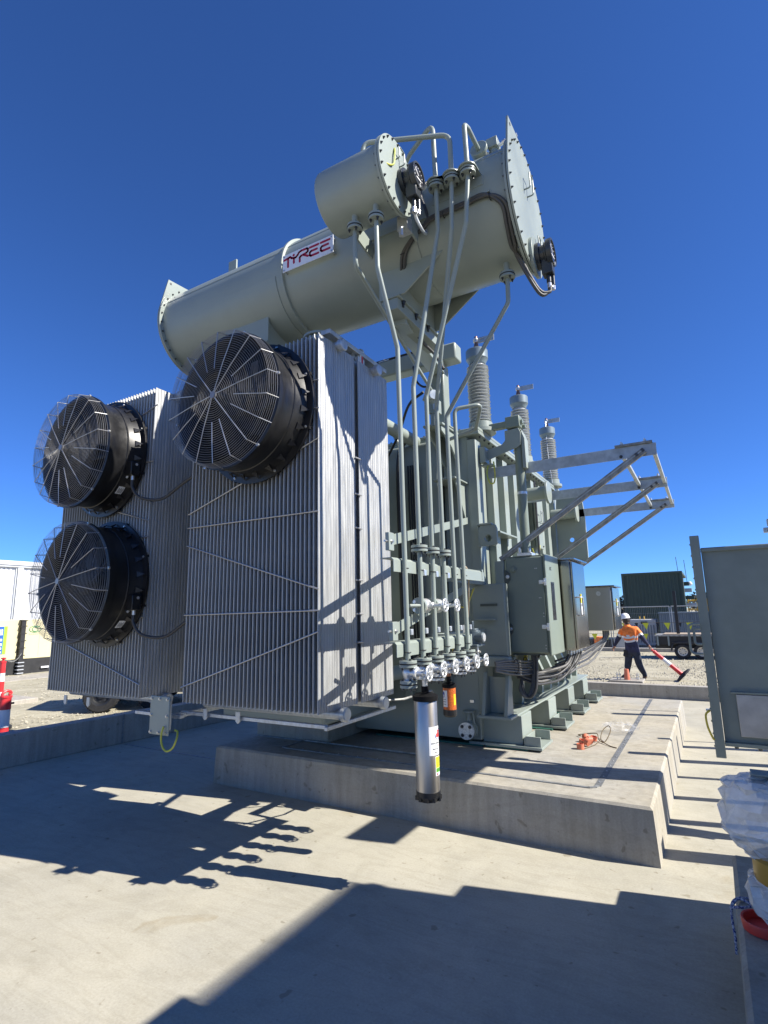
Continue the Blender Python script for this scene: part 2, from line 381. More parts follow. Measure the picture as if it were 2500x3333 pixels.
# ------------------------------------------------------------------ setting: ground, slab, plinths, kerbs
def st(o): o['kind'] = 'structure'; return o
g = MB(); n = 60
xs = [-900, -200, -60, -30, -9.31, 6.0, 60, 900]; 
g.add([(-1500,-1500,-0.30),(1500,-1500,-0.30),(1500,1500,-0.30),(-1500,1500,-0.30)], [(0,1,2,3)])
st(g.build('ground', 'gravel', smooth=0))
# gravel yard round the bund, level with the outside of the kerbs (uneven sheet)
def yard(name, x0, x1, y0, y1, nx, ny, z=0.2):
    mb = MB(); vs = []; fs = []
    for j in range(ny+1):
        for i in range(nx+1):
            x = x0+(x1-x0)*i/nx; y = y0+(y1-y0)*j/ny
            e = 0 if i in (0, nx) or j in (0, ny) else 0.022*(sin(x*1.7+y*0.6)+sin(y*2.3-x*0.9))*0.5 + random.uniform(-.008, .008)
            vs.append((x, y, z+e))
    for j in range(ny):
        for i in range(nx):
            a = j*(nx+1)+i; fs.append((a, a+1, a+nx+2, a+nx+1))
    mb.add(vs, fs); return st(mb.build(name, 'gravel', smooth=60))
yard('gravel_yard', -60, 40, 14.99, 75, 150, 90)
yard('gravel_yard', -60, -9.32, -25, 14.985, 80, 60, 0.262)

s = MB().box((-9.2, -6, -0.25), (9.0, 14.76, 0.0))
st(s.build('concrete_slab', 'slab', smooth=0))

# main plinth with chamfered top edges, slightly battered faces
def plinth(x0, x1, y0, y1, h, ch, bat=0.02):
    mb = MB(); rings = [(-bat, 0), (0, h-ch), (ch, h)]
    vs = []
    for e, z in rings: vs += [(x0+e, y0+e, z), (x1-e, y0+e, z), (x1-e, y1-e, z), (x0+e, y1-e, z)]
    fs = [(8, 9, 10, 11)]
    for k in range(2):
        for i in range(4): fs.append((k*4+i, k*4+(i+1) % 4, k*4+4+(i+1) % 4, k*4+4+i))
    return mb.add(vs, fs)
pl = st(plinth(-5.72, -0.585, 5.385, 11.58, 0.45, 0.022).build('transformer_plinth', 'plinth', smooth=0))
pl['_base'] = (0, 0, 0)
b = MB().box((-5.69, 6.1, 0.449), (-4.45, 11.5, 0.66)); b.build('upstand', 'plinth', pl, 0, 0.012)
# flat earthing strip let into the plinth top, and its lighter front run
E1 = [(-1.085, 11.45), (-1.085, 5.79), (-1.10, 5.735), (-1.15, 5.70), (-4.79, 5.675), (-4.86, 5.70), (-4.86, 6.08)]
def flat(path, w, z, h=0.006):
    mb = MB()
    for (a, c), (d, e) in zip(path[:-1], path[1:]):
        L = hypot(d-a, e-c); ux, uy = (d-a)/L, (e-c)/L; nx, ny = -uy*w/2, ux*w/2
        mb.prism([(a+nx, c+ny, z), (a-nx, c-ny, z), (d-nx, e-ny, z), (d+nx, e+ny, z)], (0, 0, h))
    return mb
flat(E1[:2], 0.06, 0.4505, 0.004).build('earthing_strip', 'sealant', pl, 0)
flat(E1[1:], 0.034, 0.4505, 0.009).build('earthing_strip', 'strap', pl, 0)
flat([(-5.66, 6.085), (-4.88, 6.085)], 0.03, 0.4505, 0.012).build('earthing_strip', 'strap', pl, 0)
mb = MB()
for k in range(26): mb.cyl((-1.085+random.uniform(-.012,.012), 5.9+k*0.215, 0.454), (-1.085, 5.9+k*0.215, 0.460), 0.008, n=6)
for k in range(13): mb.cyl((-1.3-k*0.27, 5.692, 0.459), (-1.3-k*0.27, 5.692, 0.466), 0.006, n=6)
mb.build('fixing_screw', 'bolt_zinc', pl, kind='stuff')
# strap across the slab and up the left kerb
flat([(-8.83, 6.25), (-5.70, 6.205)], 0.03, 0.0005, 0.006).build('slab_strap', 'strap', smooth=0)
tag(bpy.data.objects['slab_strap'], 'flat galvanised earthing strap running across the slab to the plinth', 'strap')

st(plinth(-0.045, 9.0, -5.0, 4.68, 0.45, 0.022, 0.02).build('neighbouring_plinth', 'plinth', smooth=0))
# bund kerbs: far one and the left one (a few degrees off square)
k = st(MB().box((-8.65, 14.76, -0.2), (9.0, 14.98, 0.305)).build('far_kerb', 'kerb', bev=0.012)); 
A = Vector((-9.22, 2.2, 0)); B = Vector((-8.28, 14.98, 0)); 
lk = MB(); d = (B-A).normalized(); nrm = Vector((-d.y, d.x, 0))
lk.prism([A, B, B+nrm*0.26, A+nrm*0.26], (0, 0, 0.47))
A2 = A - d*12
lk2 = MB().prism([A2, A-d*0.012, A-d*0.012+nrm*0.26, A2+nrm*0.26], (0, 0, 0.47))
LK = st(lk.build('left_kerb', 'kerb', bev=0.012)); LK['_base'] = (0,0,0)
st(lk2.build('left_kerb', 'kerb', bev=0.012))
# strap folded over the left kerb
P = A + d*4.07; mbs = MB()
mbs.box((-0.018, 0.0, 0.0), (0.018, -0.006, 0.474)); mbs.box((-0.018, -0.006, 0.470), (0.018, 0.25, 0.476))
o = mbs.build('strap_on_kerb', 'strap', smooth=0); o.location = (P.x+0.001, P.y, 0); o.rotation_euler = (0, 0, atan2(nrm.y, nrm.x)-pi/2)
tag(o, 'galvanised strap folded over the left kerb wall', 'strap')

# loose stones beyond the kerbs: individually scattered geometry, one object
mb = MB()
rs = random.Random(3)
def stone(x, y, z, r):
    k = [rs.uniform(.6, 1.25) for _ in range(6)]
    vs = [(x+r*k[0], y, z), (x-r*k[1], y, z), (x, y+r*k[2], z), (x, y-r*k[3], z), (x, y, z+r*k[4]*.8), (x, y, z-r*.4)]
    mb.add(vs, [(0,2,4),(2,1,4),(1,3,4),(3,0,4),(2,0,5),(1,2,5),(3,1,5),(0,3,5)])
for _ in range(5200):
    y = 15.0+abs(rs.gauss(0, 5)); x = rs.uniform(-4.2, 1.2)
    stone(x*(1+0.05*(y-15)), y, 0.205, rs.uniform(.008, .03)*(1+0.03*(y-15)))
for _ in range(2600):
    x = -9.7-abs(rs.gauss(0, 5)); stone(x, rs.uniform(3.8, 9.5)*(1-(x+9.7)*0.05), 0.268, rs.uniform(.008, .03))
mb.build('loose_gravel', 'stone', smooth=0, kind='stuff')
tag(bpy.data.objects['loose_gravel'], 'loose pale gravel scattered beyond the concrete kerbs', 'gravel')
# ------------------------------------------------------------------ the transformer
T = thing('power_transformer', 'large grey-green power transformer with finned radiators and cylindrical oil conservator on a concrete plinth', 'transformer', (-3.2, 9.0, 0.45))
X0, X1, Y0, Y1, ZB, ZT = -5.55, -2.47, 6.76, 11.35, 0.53, 4.50

# --- tank with lid, stiffeners, ledge, skids
tank = MB().box((X0, Y0, ZB), (X1-0.12, Y1, ZT)).build('tank', 'paint', T, bev=0.015)
lid = MB().box((X0-0.08, 6.70, ZT+0.001), (-2.40, Y1+0.08, ZT+0.045)).build('lid', 'paint', T, bev=0.006)
rim = MB().box((X0-0.08, 6.70, ZT-0.052), (-2.40, Y1+0.08, ZT-0.002)).build('lid_flange', 'paint', T, bev=0.006)
mb = MB()
for k in range(26): mb.hexbolt((-2.435, 6.85+k*0.18, ZT+0.045), (0,0,1), 0.014, 0.022); mb.hexbolt((-2.435, 6.85+k*0.18, ZT-0.052), (0,0,-1), 0.014, 0.022)
for k in range(16): mb.hexbolt((-2.5-k*0.18, 6.735, ZT+0.045), (0,0,1), 0.014, 0.022)
mb.build('lid_bolt', 'bolt', T, kind='stuff')
# corner post and box stiffeners on the right wall
MB().box((X1-0.13, Y0-0.012, 0.86), (X1, Y0+0.20, 4.40)).build('corner_post', 'paint', T, bev=0.008)
MB().box((X1-0.13, 11.12, 0.86), (X1, Y1+0.01, 4.40)).build('corner_post', 'paint', T, bev=0.008)
y = 7.42
while y < 11.0:
    MB().box((X1-0.125, y, 0.86), (X1-0.01, y+0.20, 4.38)).build('stiffener', 'paint', T, bev=0.008); y += 0.52
for zz in (3.16,): MB().box((X1-0.12, 7.22, zz), (X1+0.12, 8.0, zz+0.025)).build('shelf_plate', 'paint', T, bev=0.003)
# front-wall stiffeners in the shade of the radiators
for xx in (-3.05, -3.6, -4.2, -4.8):
    MB().box((xx, Y0-0.10, 0.95), (xx+0.12, Y0+0.01, 4.38)).build('stiffener', 'paint', T, bev=0.008)
# low front ledge and panels between corner post and cabinet
MB().box((-2.62, Y0-0.05, 1.55), (-2.18, Y0+0.10, 2.44)).build('front_panel', 'paint', T, bev=0.012)
MB().box((-2.50, Y0-0.062, 2.16), (-2.28, Y0-0.049, 2.19)).build('slot', 'paint_dark', T)
MB().box((-2.56, Y0-0.14, 1.985), (-2.30, Y0-0.05, 2.005)).build('front_step', 'paint', T, bev=0.003)
MB().box((-2.60, Y0-0.12, 1.42), (-2.14, Y0-0.0, 1.55)).build('front_shelf', 'paint', T, bev=0.02)
# lifting lugs with eye
def lug(y, x0, x1, z0, z1, t=0.05, hole=True):
    mb = MB(); cx, cz, r = (x0+x1)/2, z0+(z1-z0)*0.36, 0.045
    n = 24; out = []; 
    for i in range(n):
        a = 2*pi*i/n; dx, dz = cos(a), sin(a); s = 1/max(abs(dx)/((x1-x0)/2), (dz/(z1-cz) if dz > 0 else -dz/(cz-z0)), 1e-6)
        px, pz = cx+dx*s, cz+dz*s
        if px > x1-0.05 and pz < z0+0.05: q = hypot(px-(x1-.05), pz-(z0+.05)); px, pz = x1-.05+(px-x1+.05)/max(q/.05, 1), z0+.05+(pz-z0-.05)/max(q/.05, 1)
        out.append((px, pz))
    inn = [(cx+r*cos(2*pi*i/n), cz+r*sin(2*pi*i/n)) for i in range(n)]
    vs = [(a, y, c) for a, c in out]+[(a, y, c) for a, c in inn]+[(a, y+t, c) for a, c in out]+[(a, y+t, c) for a, c in inn]
    fs = []
    for i in range(n):
        j = (i+1) % n
        fs += [(i, j, n+j, n+i), (2*n+j, 2*n+i, 3*n+i, 3*n+j), (j, i, 2*n+i, 2*n+j), (n+i, n+j, 3*n+j, 3*n+i)]
    return mb.add(vs, fs)
lg = lug(6.66, -2.455, -2.215, 2.92, 3.19)
lg.box((-2.47, 6.64, 3.19), (-2.28, 6.80, 3.215)); lg.box((-2.47, 6.66, 2.92), (-2.455, 6.78, 3.19))
lg.build('lifting_lug', 'paint', T, bev=0.005)
lug(11.15, -2.46, -1.90, 2.95, 4.35, 0.06).build('lifting_lug', 'paint', T, bev=0.006)
# bottom ledge, sloping gussets, columns, skid feet, packers
MB().box((X1-0.14, Y0+0.02, 0.838), (-2.13, Y1, 0.860)).build('base_ledge', 'paint', T, bev=0.004)
gus = MB()
g0 = MB().prism([(0, 0, 0), (0.30, 0, 0), (0.33, 0, 0.34), (0.22, 0, 0.60), (0, 0, 0.60)], (0, 0.10, 0)).build('gusset', 'paint', T, bev=0.005, loc=(X1-0.13, 7.02, 0.861))
for yy in (7.55, 8.1, 8.6, 9.1, 9.6, 10.1, 10.6, 11.1): inst(g0, T, (X1-0.13, yy, 0.861))
for yy in (6.84, 8.16, 9.44, 10.66):
    MB().box((X1-0.13, yy, 0.505), (-2.10, yy+0.42, 0.838)).build('base_column', 'paint', T, bev=0.006)
    MB().box((X1-0.3, yy-0.06, 0.472), (-1.86, yy+0.46, 0.504)).build('skid_foot', 'paint', T, bev=0.004)
    mb = MB()
    mb.box((-2.06, yy-0.03, 0.505), (-1.88, yy-0.012, 0.615)); mb.box((-2.06, yy+0.42, 0.505), (-1.88, yy+0.438, 0.615))
    mb.box((-2.078, yy-0.03, 0.505), (-2.062, yy+0.438, 0.60))
    mb.build('foot_upstand', 'paint', T, bev=0.003)
for xx, yy, l in ((-4.15, 6.80, 0.62), (-3.2, 6.80, 0.60), (-2.56, 6.80, 0.52), (-2.55, 8.05, 0.5), (-2.55, 9.35, 0.5)):
    MB().box((xx, yy, 0.4505), (xx+l, yy+0.35, 0.4715)).build('packer', 'pad_green', T)
# U-shaped jacking pocket low on the front wall
mb = MB()
mb.box((-2.54, 6.50, 0.838), (-2.12, 6.755, 0.872))
for xa in (-2.49, -2.21):
    mb.prism([(xa, 6.51, 0.872), (xa, 6.755, 0.872), (xa, 6.755, 1.34), (xa, 6.68, 1.36), (xa, 6.65, 1.33)], (0.045, 0, 0))
mb.box((-2.49, 6.74, 0.872), (-2.165, 6.757, 1.30))
mb.build('jacking_pocket', 'paint', T, bev=0.006)
for zx, zz in ((-2.72, 0.97), (-2.33, 1.06)):
    MB().box((zx, 6.742, zz), (zx+0.055, 6.759, zz+0.035)).build('earth_boss', 'bright', T, bev=0.002)
# drain valve on the front wall
dv = sub('drain_valve', T)
mb = MB(); mb.cyl((-2.72, 6.76, 0.66), (-2.72, 6.66, 0.66), 0.05); mb.cyl((-2.72, 6.66, 0.66), (-2.72, 6.60, 0.66), 0.105, n=28); mb.cyl((-2.72, 6.66, 0.66), (-2.72, 6.69, 0.66), 0.115, n=28)
mb.cyl((-2.72, 6.69, 0.66), (-2.72, 6.69, 0.86), 0.032); mb.cyl((-2.72, 6.69, 0.86), (-2.72, 6.69, 0.885), 0.075)
mb.beam((-2.64, 6.66, 0.70), (-2.66, 6.67, 0.88), 0.02, 0.02)
mb.build('valve_body', 'paint', dv, bev=0.003)
mb = MB().cyl((-2.72, 6.60, 0.66), (-2.72, 6.575, 0.66), 0.102, n=28); mb.build('blank_flange', 'valve', dv, bev=0.002)
mb = MB()
for k in range(4): a = pi/4+k*pi/2; mb.hexbolt((-2.72+0.072*cos(a), 6.575, 0.66+0.072*sin(a)), (0,-1,0), 0.016, 0.02, 0.015)
mb.build('flange_bolt', 'bolt', dv)
# raised front-wall panel, and an unseen compartment added behind the radiators to block leaking light
MB().box((-5.2, 6.56, 1.25), (-2.93, 6.757, 4.42)).build('front_wall', 'paint', T, bev=0.05, seg=4)
MB().box((-5.5, 5.25, 0.85), (-3.9, 6.555, 4.25)).build('shade_compartment', 'paint', T, bev=0.045, seg=4)
mb = MB().cyl((-4.5, 5.9, 4.24), (-4.5, 5.9, 4.30), 0.30, n=32); mb.cyl((-4.5, 5.9, 4.30), (-4.5, 5.9, 4.34), 0.33, n=32); mb.build('compartment_cover', 'paint', T, bev=0.01)
mb = MB().tube(fillet([(-4.2, 6.5, 4.3), (-4.2, 6.5, 4.78), (-3.76, 6.5, 4.78), (-3.62, 6.5, 4.70), (-3.54, 6.55, 4.45)], 0.08), 0.03); mb.ring((-3.70, 6.5, 4.74), (1,0,0), 0.055, 0.032); mb.build('oil_pipe', 'paint', T)
MB().tube(curve([(-3.30, 6.52, 4.46), (-3.44, 6.50, 4.42), (-3.52, 6.50, 4.1), (-3.52, 6.50, 3.0), (-3.5, 6.50, 1.9), (-3.4, 6.5, 1.5)]), 0.034).build('black_hose', 'cable', T)
mb = MB()
for k in range(5): mb.tube(curve([(-3.38+k*0.035, 6.51, 4.1), (-3.36+k*0.035, 6.51, 2.5), (-3.33+k*0.045, 6.51, 1.6), (-3.2+k*0.06, 6.52, 1.3)]), 0.013)
mb.build('control_cable', 'cable', T)
for xx in (-3.3, -5.5):                                  # main oil pipes between radiator headers and tank
    for zz in (4.46, 1.40):
        mb = MB().cyl((xx, 4.4, zz), (xx, 6.6, zz), 0.085, n=24); mb.cyl((xx, 5.3, zz), (xx, 5.36, zz), 0.14, n=28); mb.build('header_link', 'paint', T, bev=0.004)

# --- conservator bracket out from the tank front, columns, cross beam, cantilevers
CX, BX = -2.36, -2.82
for bx in (BX, -5.0):
    mb = MB()
    for xa in (bx-0.115, bx+0.09): mb.prism([(xa, 6.18, 4.40), (xa, 6.18, 4.47), (xa, 6.76, 4.47), (xa, 6.76, 4.05), (xa, 6.70, 4.06), (xa, 6.5, 4.25), (xa, 6.3, 4.36)], (0.025, 0, 0))
    mb.box((bx-0.14, 6.16, 4.471), (bx+0.14, 6.69, 4.50)); mb.build('conservator_bracket', 'paint', T, bev=0.004)
    MB().box((bx-0.095, 6.36, 4.5205), (bx+0.095, 6.55, 5.40)).build('conservator_column', 'paint', T, bev=0.018)
    MB().box((bx-0.15, 6.30, 4.501), (bx+0.15, 6.61, 4.52)).build('column_base', 'paint', T, bev=0.003)
mb = MB().box((-2.92, 6.30, 3.78), (-2.60, 6.75, 3.80)); mb.prism([(-2.66, 6.74, 3.78), (-2.66, 6.74, 3.25), (-2.66, 6.40, 3.78)], (0.02, 0, 0)); mb.build('shelf_plate', 'paint', T, bev=0.003)
mb = MB(); [mb.hexbolt((BX+sx*0.12, 6.455+sy*0.12, 4.52), (0,0,1), 0.018, 0.022, 0.025) for sx in (-1,1) for sy in (-1,1)]
mb.build('column_bolt', 'bolt_zinc', T)
MB().box((-5.6, 6.34, 5.42), (-2.53, 6.56, 5.655)).build('cross_beam', 'paint', T, bev=0.022)
mb = MB()
mb.tube(curve([(-4.2, 6.36, 5.67), (-3.6, 6.36, 5.675), (-3.2, 6.36, 5.675), (-3.0, 6.36, 5.67)]), 0.016)
mb.tube(curve([(-3.15, 6.32, 5.44), (-3.10, 6.28, 5.22), (-3.0, 6.28, 5.10), (-2.88, 6.30, 5.09)]), 0.015)
mb.build('control_cable', 'cable', T)
mb = MB().box((-3.72, 6.34, 5.656), (-3.55, 6.54, 5.668)); mb.sphere((-3.66, 6.42, 5.69), 0.038, 10, 6); mb.build('cable_clamp', 'bright', T)

CY, CZ, RT, RF = 4.66, 5.84, 0.555, 0.61
for cx, sg_ in ((CX, 1), (-4.06, -1)):                                   # saddle: cantilever channel with web plates cut round the tank
    mb = MB()
    mb.box((cx-0.115, 4.24, 5.115), (cx+0.115, 5.30, 5.14)); mb.box((cx-0.09, 4.26, 5.00), (cx+0.09, 5.29, 5.115))
    bx = BX if cx == CX else -5.0
    mb.beam((cx-0.02, 4.45, 5.035), (bx, 6.45, 5.36), 0.175, 0.17)
    mb.build('saddle_beam', 'paint', T, bev=0.004)
    for yy in (4.27, 5.10):
        MB().prism([(cx-sg_*0.12, yy, 5.141), (cx+sg_*0.16, yy, 5.141), (cx+sg_*0.66, yy, 5.50), (cx+sg_*0.66, yy, 5.56), (cx-sg_*0.12, yy, 5.56)], (0, 0.02, 0)).build('saddle_plate', 'paint', T, bev=0.003)
    for xa in (cx-0.1, cx+0.08):
        pts = []
        for k in range(13):
            yy = 4.29+0.82*k/12; pts.append((xa, yy, CZ-sqrt(RT*RT-(yy-CY)**2)+0.01))
        MB().prism([(xa, 4.29, 5.142), (xa, 5.11, 5.142)]+pts[::-1], (0.02, 0, 0)).build('saddle_web', 'paint', T)
    mb = MB()
    for yy in (4.36, 4.64, 4.92): mb.hexbolt((cx+0.10, yy, 5.113), (0,0,-1), 0.02, 0.028, 0.03); 
    mb.build('saddle_bolt', 'bolt', T)
    # doubler pad welded on the tank
    mb = MB(); 
    for sgn in (1,):
        a0, a1 = radians(188), radians(300)
        mb.lathe([(RT+0.001, -0.36), (RT+0.008, -0.36), (RT+0.008, 0.36), (RT+0.001, 0.36)], (cx, CY, CZ), (1,0,0), 24, a0, a1, ref=(0, 1, 0))
    mb.build('doubler_pad', 'paint', T)

# --- main conservator
con = sub('oil_conservator', T)
mb = MB().lathe([(0.0, -5.56), (RT, -5.56), (RT, -1.10), (0.0, -1.10)], (0, CY, CZ), (1,0,0), 96)
mb.build('shell', 'paint', con, smooth=40)
def endplate(x, t, R, tip, name='end_plate'):
    mb = MB(); pts = []; n = 72; th = math.acos(R/(R+tip)); a0 = radians(130)
    for i in range(n+1):
        a = a0+th + (2*pi-2*th)*i/n; pts.append((x, CY+R*cos(a), CZ+R*sin(a)))
    pts.append((x, CY+(R+tip)*cos(a0), CZ+(R+tip)*sin(a0)))
    return mb.prism(pts, (t, 0, 0))
endplate(-1.075, 0.018, RF, 0.165).build('end_plate', 'paint', con, smooth=25)
MB().lathe([(RT-.01, 0), (RF, 0), (RF, 0.02), (RT-.01, 0.02)], (-1.102, CY, CZ), (1,0,0), 72).build('end_flange', 'paint', con)
endplate(-5.60, 0.018, RF, 0.15).build('end_plate', 'paint', con, smooth=25)
MB().lathe([(RT-.01, 0), (RF, 0), (RF, 0.02), (RT-.01, 0.02)], (-5.578, CY, CZ), (1,0,0), 72).build('end_flange', 'paint', con)
mb = MB()
for k in range(30):
    a = 2*pi*(k+.5)/30; c = (CY+0.582*cos(a), CZ+0.582*sin(a))
    mb.hexbolt((-1.057, *c), (1,0,0), 0.009, 0.013, 0.006); mb.hexbolt((-1.102, *c), (-1,0,0), 0.009, 0.013, 0.006)
    mb.hexbolt((-5.558, *c), (1,0,0), 0.009, 0.013, 0.006)
q_ = (CY+0.705*cos(radians(130)), CZ+0.705*sin(radians(130)))
for xx in (-1.057, -5.582): mb.cyl((xx-0.001, *q_), (xx+0.003, *q_), 0.016, n=14)
mb.build('end_bolt', 'bolt', con, kind='stuff')
# girth weld flange, longitudinal seams
MB().lathe([(RT, -0.018), (RT+0.03, -0.014), (RT+0.03, 0.014), (RT, 0.018)], (-3.60, CY, CZ), (1,0,0), 96).build('girth_ring', 'paint', con)
mb = MB()
for a, x0, x1 in ((radians(155), -5.55, -3.62), (radians(150), -3.58, -1.12)):
    yy, zz = CY+(RT+0.0005)*cos(a), CZ+(RT+0.0005)*sin(a); mb.tube([(x0, yy, zz), (x1, yy, zz)], 0.0045, 6)
mb.build('weld_seam', 'paint', con)
def tray(mb, a, x0, x1):
    yy, zz = CY+(RT+0.012)*cos(a), CZ+(RT+0.012)*sin(a); mb.box((x0, yy-0.012, zz-0.012), (x1, yy+0.012, zz+0.006))
mb = MB(); tray(mb, radians(193), -2.55, -1.25); mb.build('cable_tray', 'paint', con)
# loop handles on the right end plate
for (yy, zz, w, h) in ((4.62, 6.06, 0.11, 0.17), (4.78, 5.52, 0.09, 0.13)):
    mb = MB().tube(fillet([(-1.06, yy-w/2, zz-h/2), (-1.0, yy-w/2, zz-h/2), (-1.0, yy-w/2, zz+h/2), (-1.0, yy+w/2, zz+h/2), (-1.0, yy+w/2, zz-h/2), (-1.06, yy+w/2, zz-h/2)], 0.02), 0.007, 8)
    mb.build('handle', 'paint', con)
MB().box((-5.0, 4.64, CZ+RT-0.02), (-4.86, 4.665, CZ+RT+0.34)).build('lifting_eye', 'paint', con, bev=0.004)
# level gauge low on the right end plate
def gauge(par, c, ax, R, depth, up=(0,0,1)):
    c = Vector(c); ax = Vector(ax)
    mb = MB().lathe([(0, 0), (R*0.95, 0), (R*0.95, depth*.25), (R*.7, depth*.25), (R*.7, depth*.5), (R*.85, depth*.55), (R*.85, depth*.62), (R, depth*.7), (R, depth), (R*.86, depth), (R*.84, depth*.93), (0, depth*.93)], c, ax, 36)
    mb.build('gauge_body', 'gauge_black', par, smooth=35)
    mb = MB().lathe([(0, 0), (R*.8, 0)], c+ax*(depth*.935), ax, 36)
    mb.build('gauge_glass', 'glass', par)
    mb = MB(); f = plane_frame(c+ax*(depth*.94), ax.cross(Vector(up)).normalized(), up, ax)
    for k in range(9):
        a = radians(-20+k*27); disc(mb, f, R*.6*cos(a), R*.6*sin(a), R*.045, 0.001, 8)
    stroke(mb, [(0, 0), (R*.45, R*.3)], R*.08, f, 0.002); stroke(mb, [(-R*.35, -R*.25), (R*.3, -R*.28)], R*.1, f, 0.002)
    mb.build('gauge_marking', 'gauge_face', par)
    ft = c - Vector(up)*R*0.9 + ax*depth*.6
    mb = MB().box(ft-Vector((.05, .05, .10)), ft+Vector((.05, .05, .08))); mb.cyl(ft+Vector((0,0,-.10)), ft+Vector((0,0,-.18)), 0.022); mb.cyl(ft+Vector((.03,.03,-.10)), ft+Vector((.03,.03,-.2)), 0.018)
    mb.build('gauge_terminal_box', 'gauge_black', par, bev=0.006)
    mb = MB().cyl(ft+Vector((0,0,-.18)), ft+Vector((0,0,-.23)), 0.02, n=8); mb.cyl(ft+Vector((.03,.03,-.2)), ft+Vector((.03,.03,-.24)), 0.016, n=8); mb.cyl(ft+Vector((.052,.0,.0)), ft+Vector((.07,0,0)), 0.015, n=8)
    mb.build('cable_gland', 'bright', par)
g1 = sub('level_gauge', con)
mb = MB().lathe([(0, 0), (0.19, 0), (0.19, 0.03), (0, 0.03)], (-1.056, 4.74, 5.36), (1,0,0), 36); mb.build('gauge_mount', 'paint', con, bev=0.003)
g1['_base'] = con['_base']; bpy.data.objects.remove(g1)
gauge(con, (-1.026, 4.74, 5.36), (1,0,0), 0.13, 0.15)
# valve cluster on top
mb = MB().cyl((-1.42, 4.50, 6.34), (-1.42, 4.50, 6.47), 0.055); mb.cyl((-1.42, 4.46, 6.46), (-1.42, 4.39, 6.47), 0.085, n=24); mb.cyl((-1.30, 4.5, 6.34), (-1.30, 4.5, 6.54), 0.04); mb.box((-1.36, 4.44, 6.47), (-1.25, 4.56, 6.57))
mb.build('top_valve', 'paint', con, bev=0.004)
mb = MB(); mb.sphere((-1.42, 4.52, 6.56), 0.05, 12, 8); mb.sphere((-1.36, 4.45, 6.43), 0.035, 10, 6); mb.cyl((-1.26, 4.5, 6.50), (-1.07, 4.5, 6.53), 0.018, n=8); mb.cyl((-1.21, 4.5, 6.505), (-1.18, 4.5, 6.51), 0.03, n=10); mb.cyl((-1.13, 4.5, 6.515), (-1.10, 4.5, 6.52), 0.028, n=10)
mb.build('valve_fitting', 'bright', con)

# name plate with its red lettering
sg = sub('name_sign', T)
mb = MB().box((-3.55, 4.055, 5.715), (-2.885, 4.063, 5.915)); mb.build('sign_plate', 'signface', sg, bev=0.002)
mb = MB(); [mb.cyl((x, 4.05, z), (x, 4.12, z), 0.01, n=8) for x in (-3.53, -2.905) for z in (5.735, 5.895)]; mb.build('sign_stud', 'bolt_zinc', sg)
f = plane_frame((-3.535, 4.055, 5.735), (1,0,0), (0,0,1), (0,-1,0))
mb = MB(); W = 0.0235
def S(*p): stroke(mb, [(a*0.635/10, c*0.155/3) for a, c in p], W, f, 0.0025)
S((0.1,2.3),(1.35,2.55)); S((0.95,2.4),(0.95,0.5))
S((1.35,2.55),(1.75,2.15),(2.25,1.95),(2.65,1.95)); S((2.2,1.9),(2.2,0.9)); S((2.6,1.95),(3.0,2.3),(3.3,2.75),(3.7,2.9),(4.9,2.9),(5.15,2.7),(5.15,2.2),(4.9,1.95),(3.7,1.75),(3.45,1.5),(3.45,0.6)); S((4.3,1.7),(5.15,1.1))
for q in (0, 2.25):
    S((5.55+q,2.75),(7.3+q,2.75)); S((7.0+q,1.85),(5.8+q,1.85),(5.55+q,1.6),(5.55+q,1.05),(5.8+q,0.8),(7.3+q,0.8))
disc(mb, f, 2.15*0.0635, 2.65*0.0517, 0.014, 0.0026)
mb.build('lettering', 'red', sg, smooth=0)

# --- small tap-changer conservator in front
sm = sub('small_conservator', T)
SY, SZ, SR, SF = 3.615, 5.785, 0.285, 0.325
mb = MB().lathe([(0, -2.575), (SR-.01, -2.575), (SR, -2.56), (SR, -1.93), (0, -1.93)], (0, SY, SZ), (1,0,0), 72); mb.build('shell', 'paint', sm, smooth=40)
MB().lathe([(0, -1.905), (0, -1.887), (SF, -1.887), (SF, -1.905), (0, -1.905)], (0, SY, SZ), (1,0,0), 72).build('end_plate', 'paint', sm)
MB().lathe([(SR-.01, -1.93), (SF, -1.93), (SF, -1.909), (SR-.01, -1.909)], (0, SY, SZ), (1,0,0), 72).build('end_flange', 'paint', sm)
mb = MB()
for k in range(20):
    a = 2*pi*k/20; mb.hexbolt((-1.887, SY+0.303*cos(a), SZ+0.303*sin(a)), (1,0,0), 0.009, 0.012, 0.006); mb.hexbolt((-1.93, SY+0.303*cos(a), SZ+0.303*sin(a)), (-1,0,0), 0.009, 0.012, 0.006)
mb.build('end_bolt', 'bolt', sm, kind='stuff')
mb = MB().tube([(-2.555, SY-0.19, SZ+0.213), (-1.94, SY-0.19, SZ+0.213)], 0.004, 6); mb.build('weld_seam', 'paint', sm)
mb = MB().tube(fillet([(-1.887, 3.56, 5.90), (-1.84, 3.56, 5.90), (-1.84, 3.56, 6.01), (-1.84, 3.65, 6.01), (-1.84, 3.65, 5.90), (-1.887, 3.65, 5.90)], 0.02), 0.006, 8); mb.build('handle', 'paint', sm)
gauge(sm, (-1.886, 3.70, 5.78), (1,0,0), 0.115, 0.16)
MB().tube(curve([(-1.95, 3.50, 6.03), (-1.95, 3.40, 5.98), (-1.93, 3.36, 5.86), (-1.90, 3.40, 5.76), (-1.87, 3.50, 5.80), (-1.87, 3.53, 5.93), (-1.88, 3.55, 6.0)]), 0.008, 8).build('earth_cable', 'earth', sm)
for xa in (-1.98, -2.47):
    MB().prism([(xa, 3.80, 5.56), (xa, 3.86, 5.72), (xa, 4.16, 5.66), (xa, 4.11, 5.50)], (0.02, 0, 0)).build('support_plate', 'paint', sm)
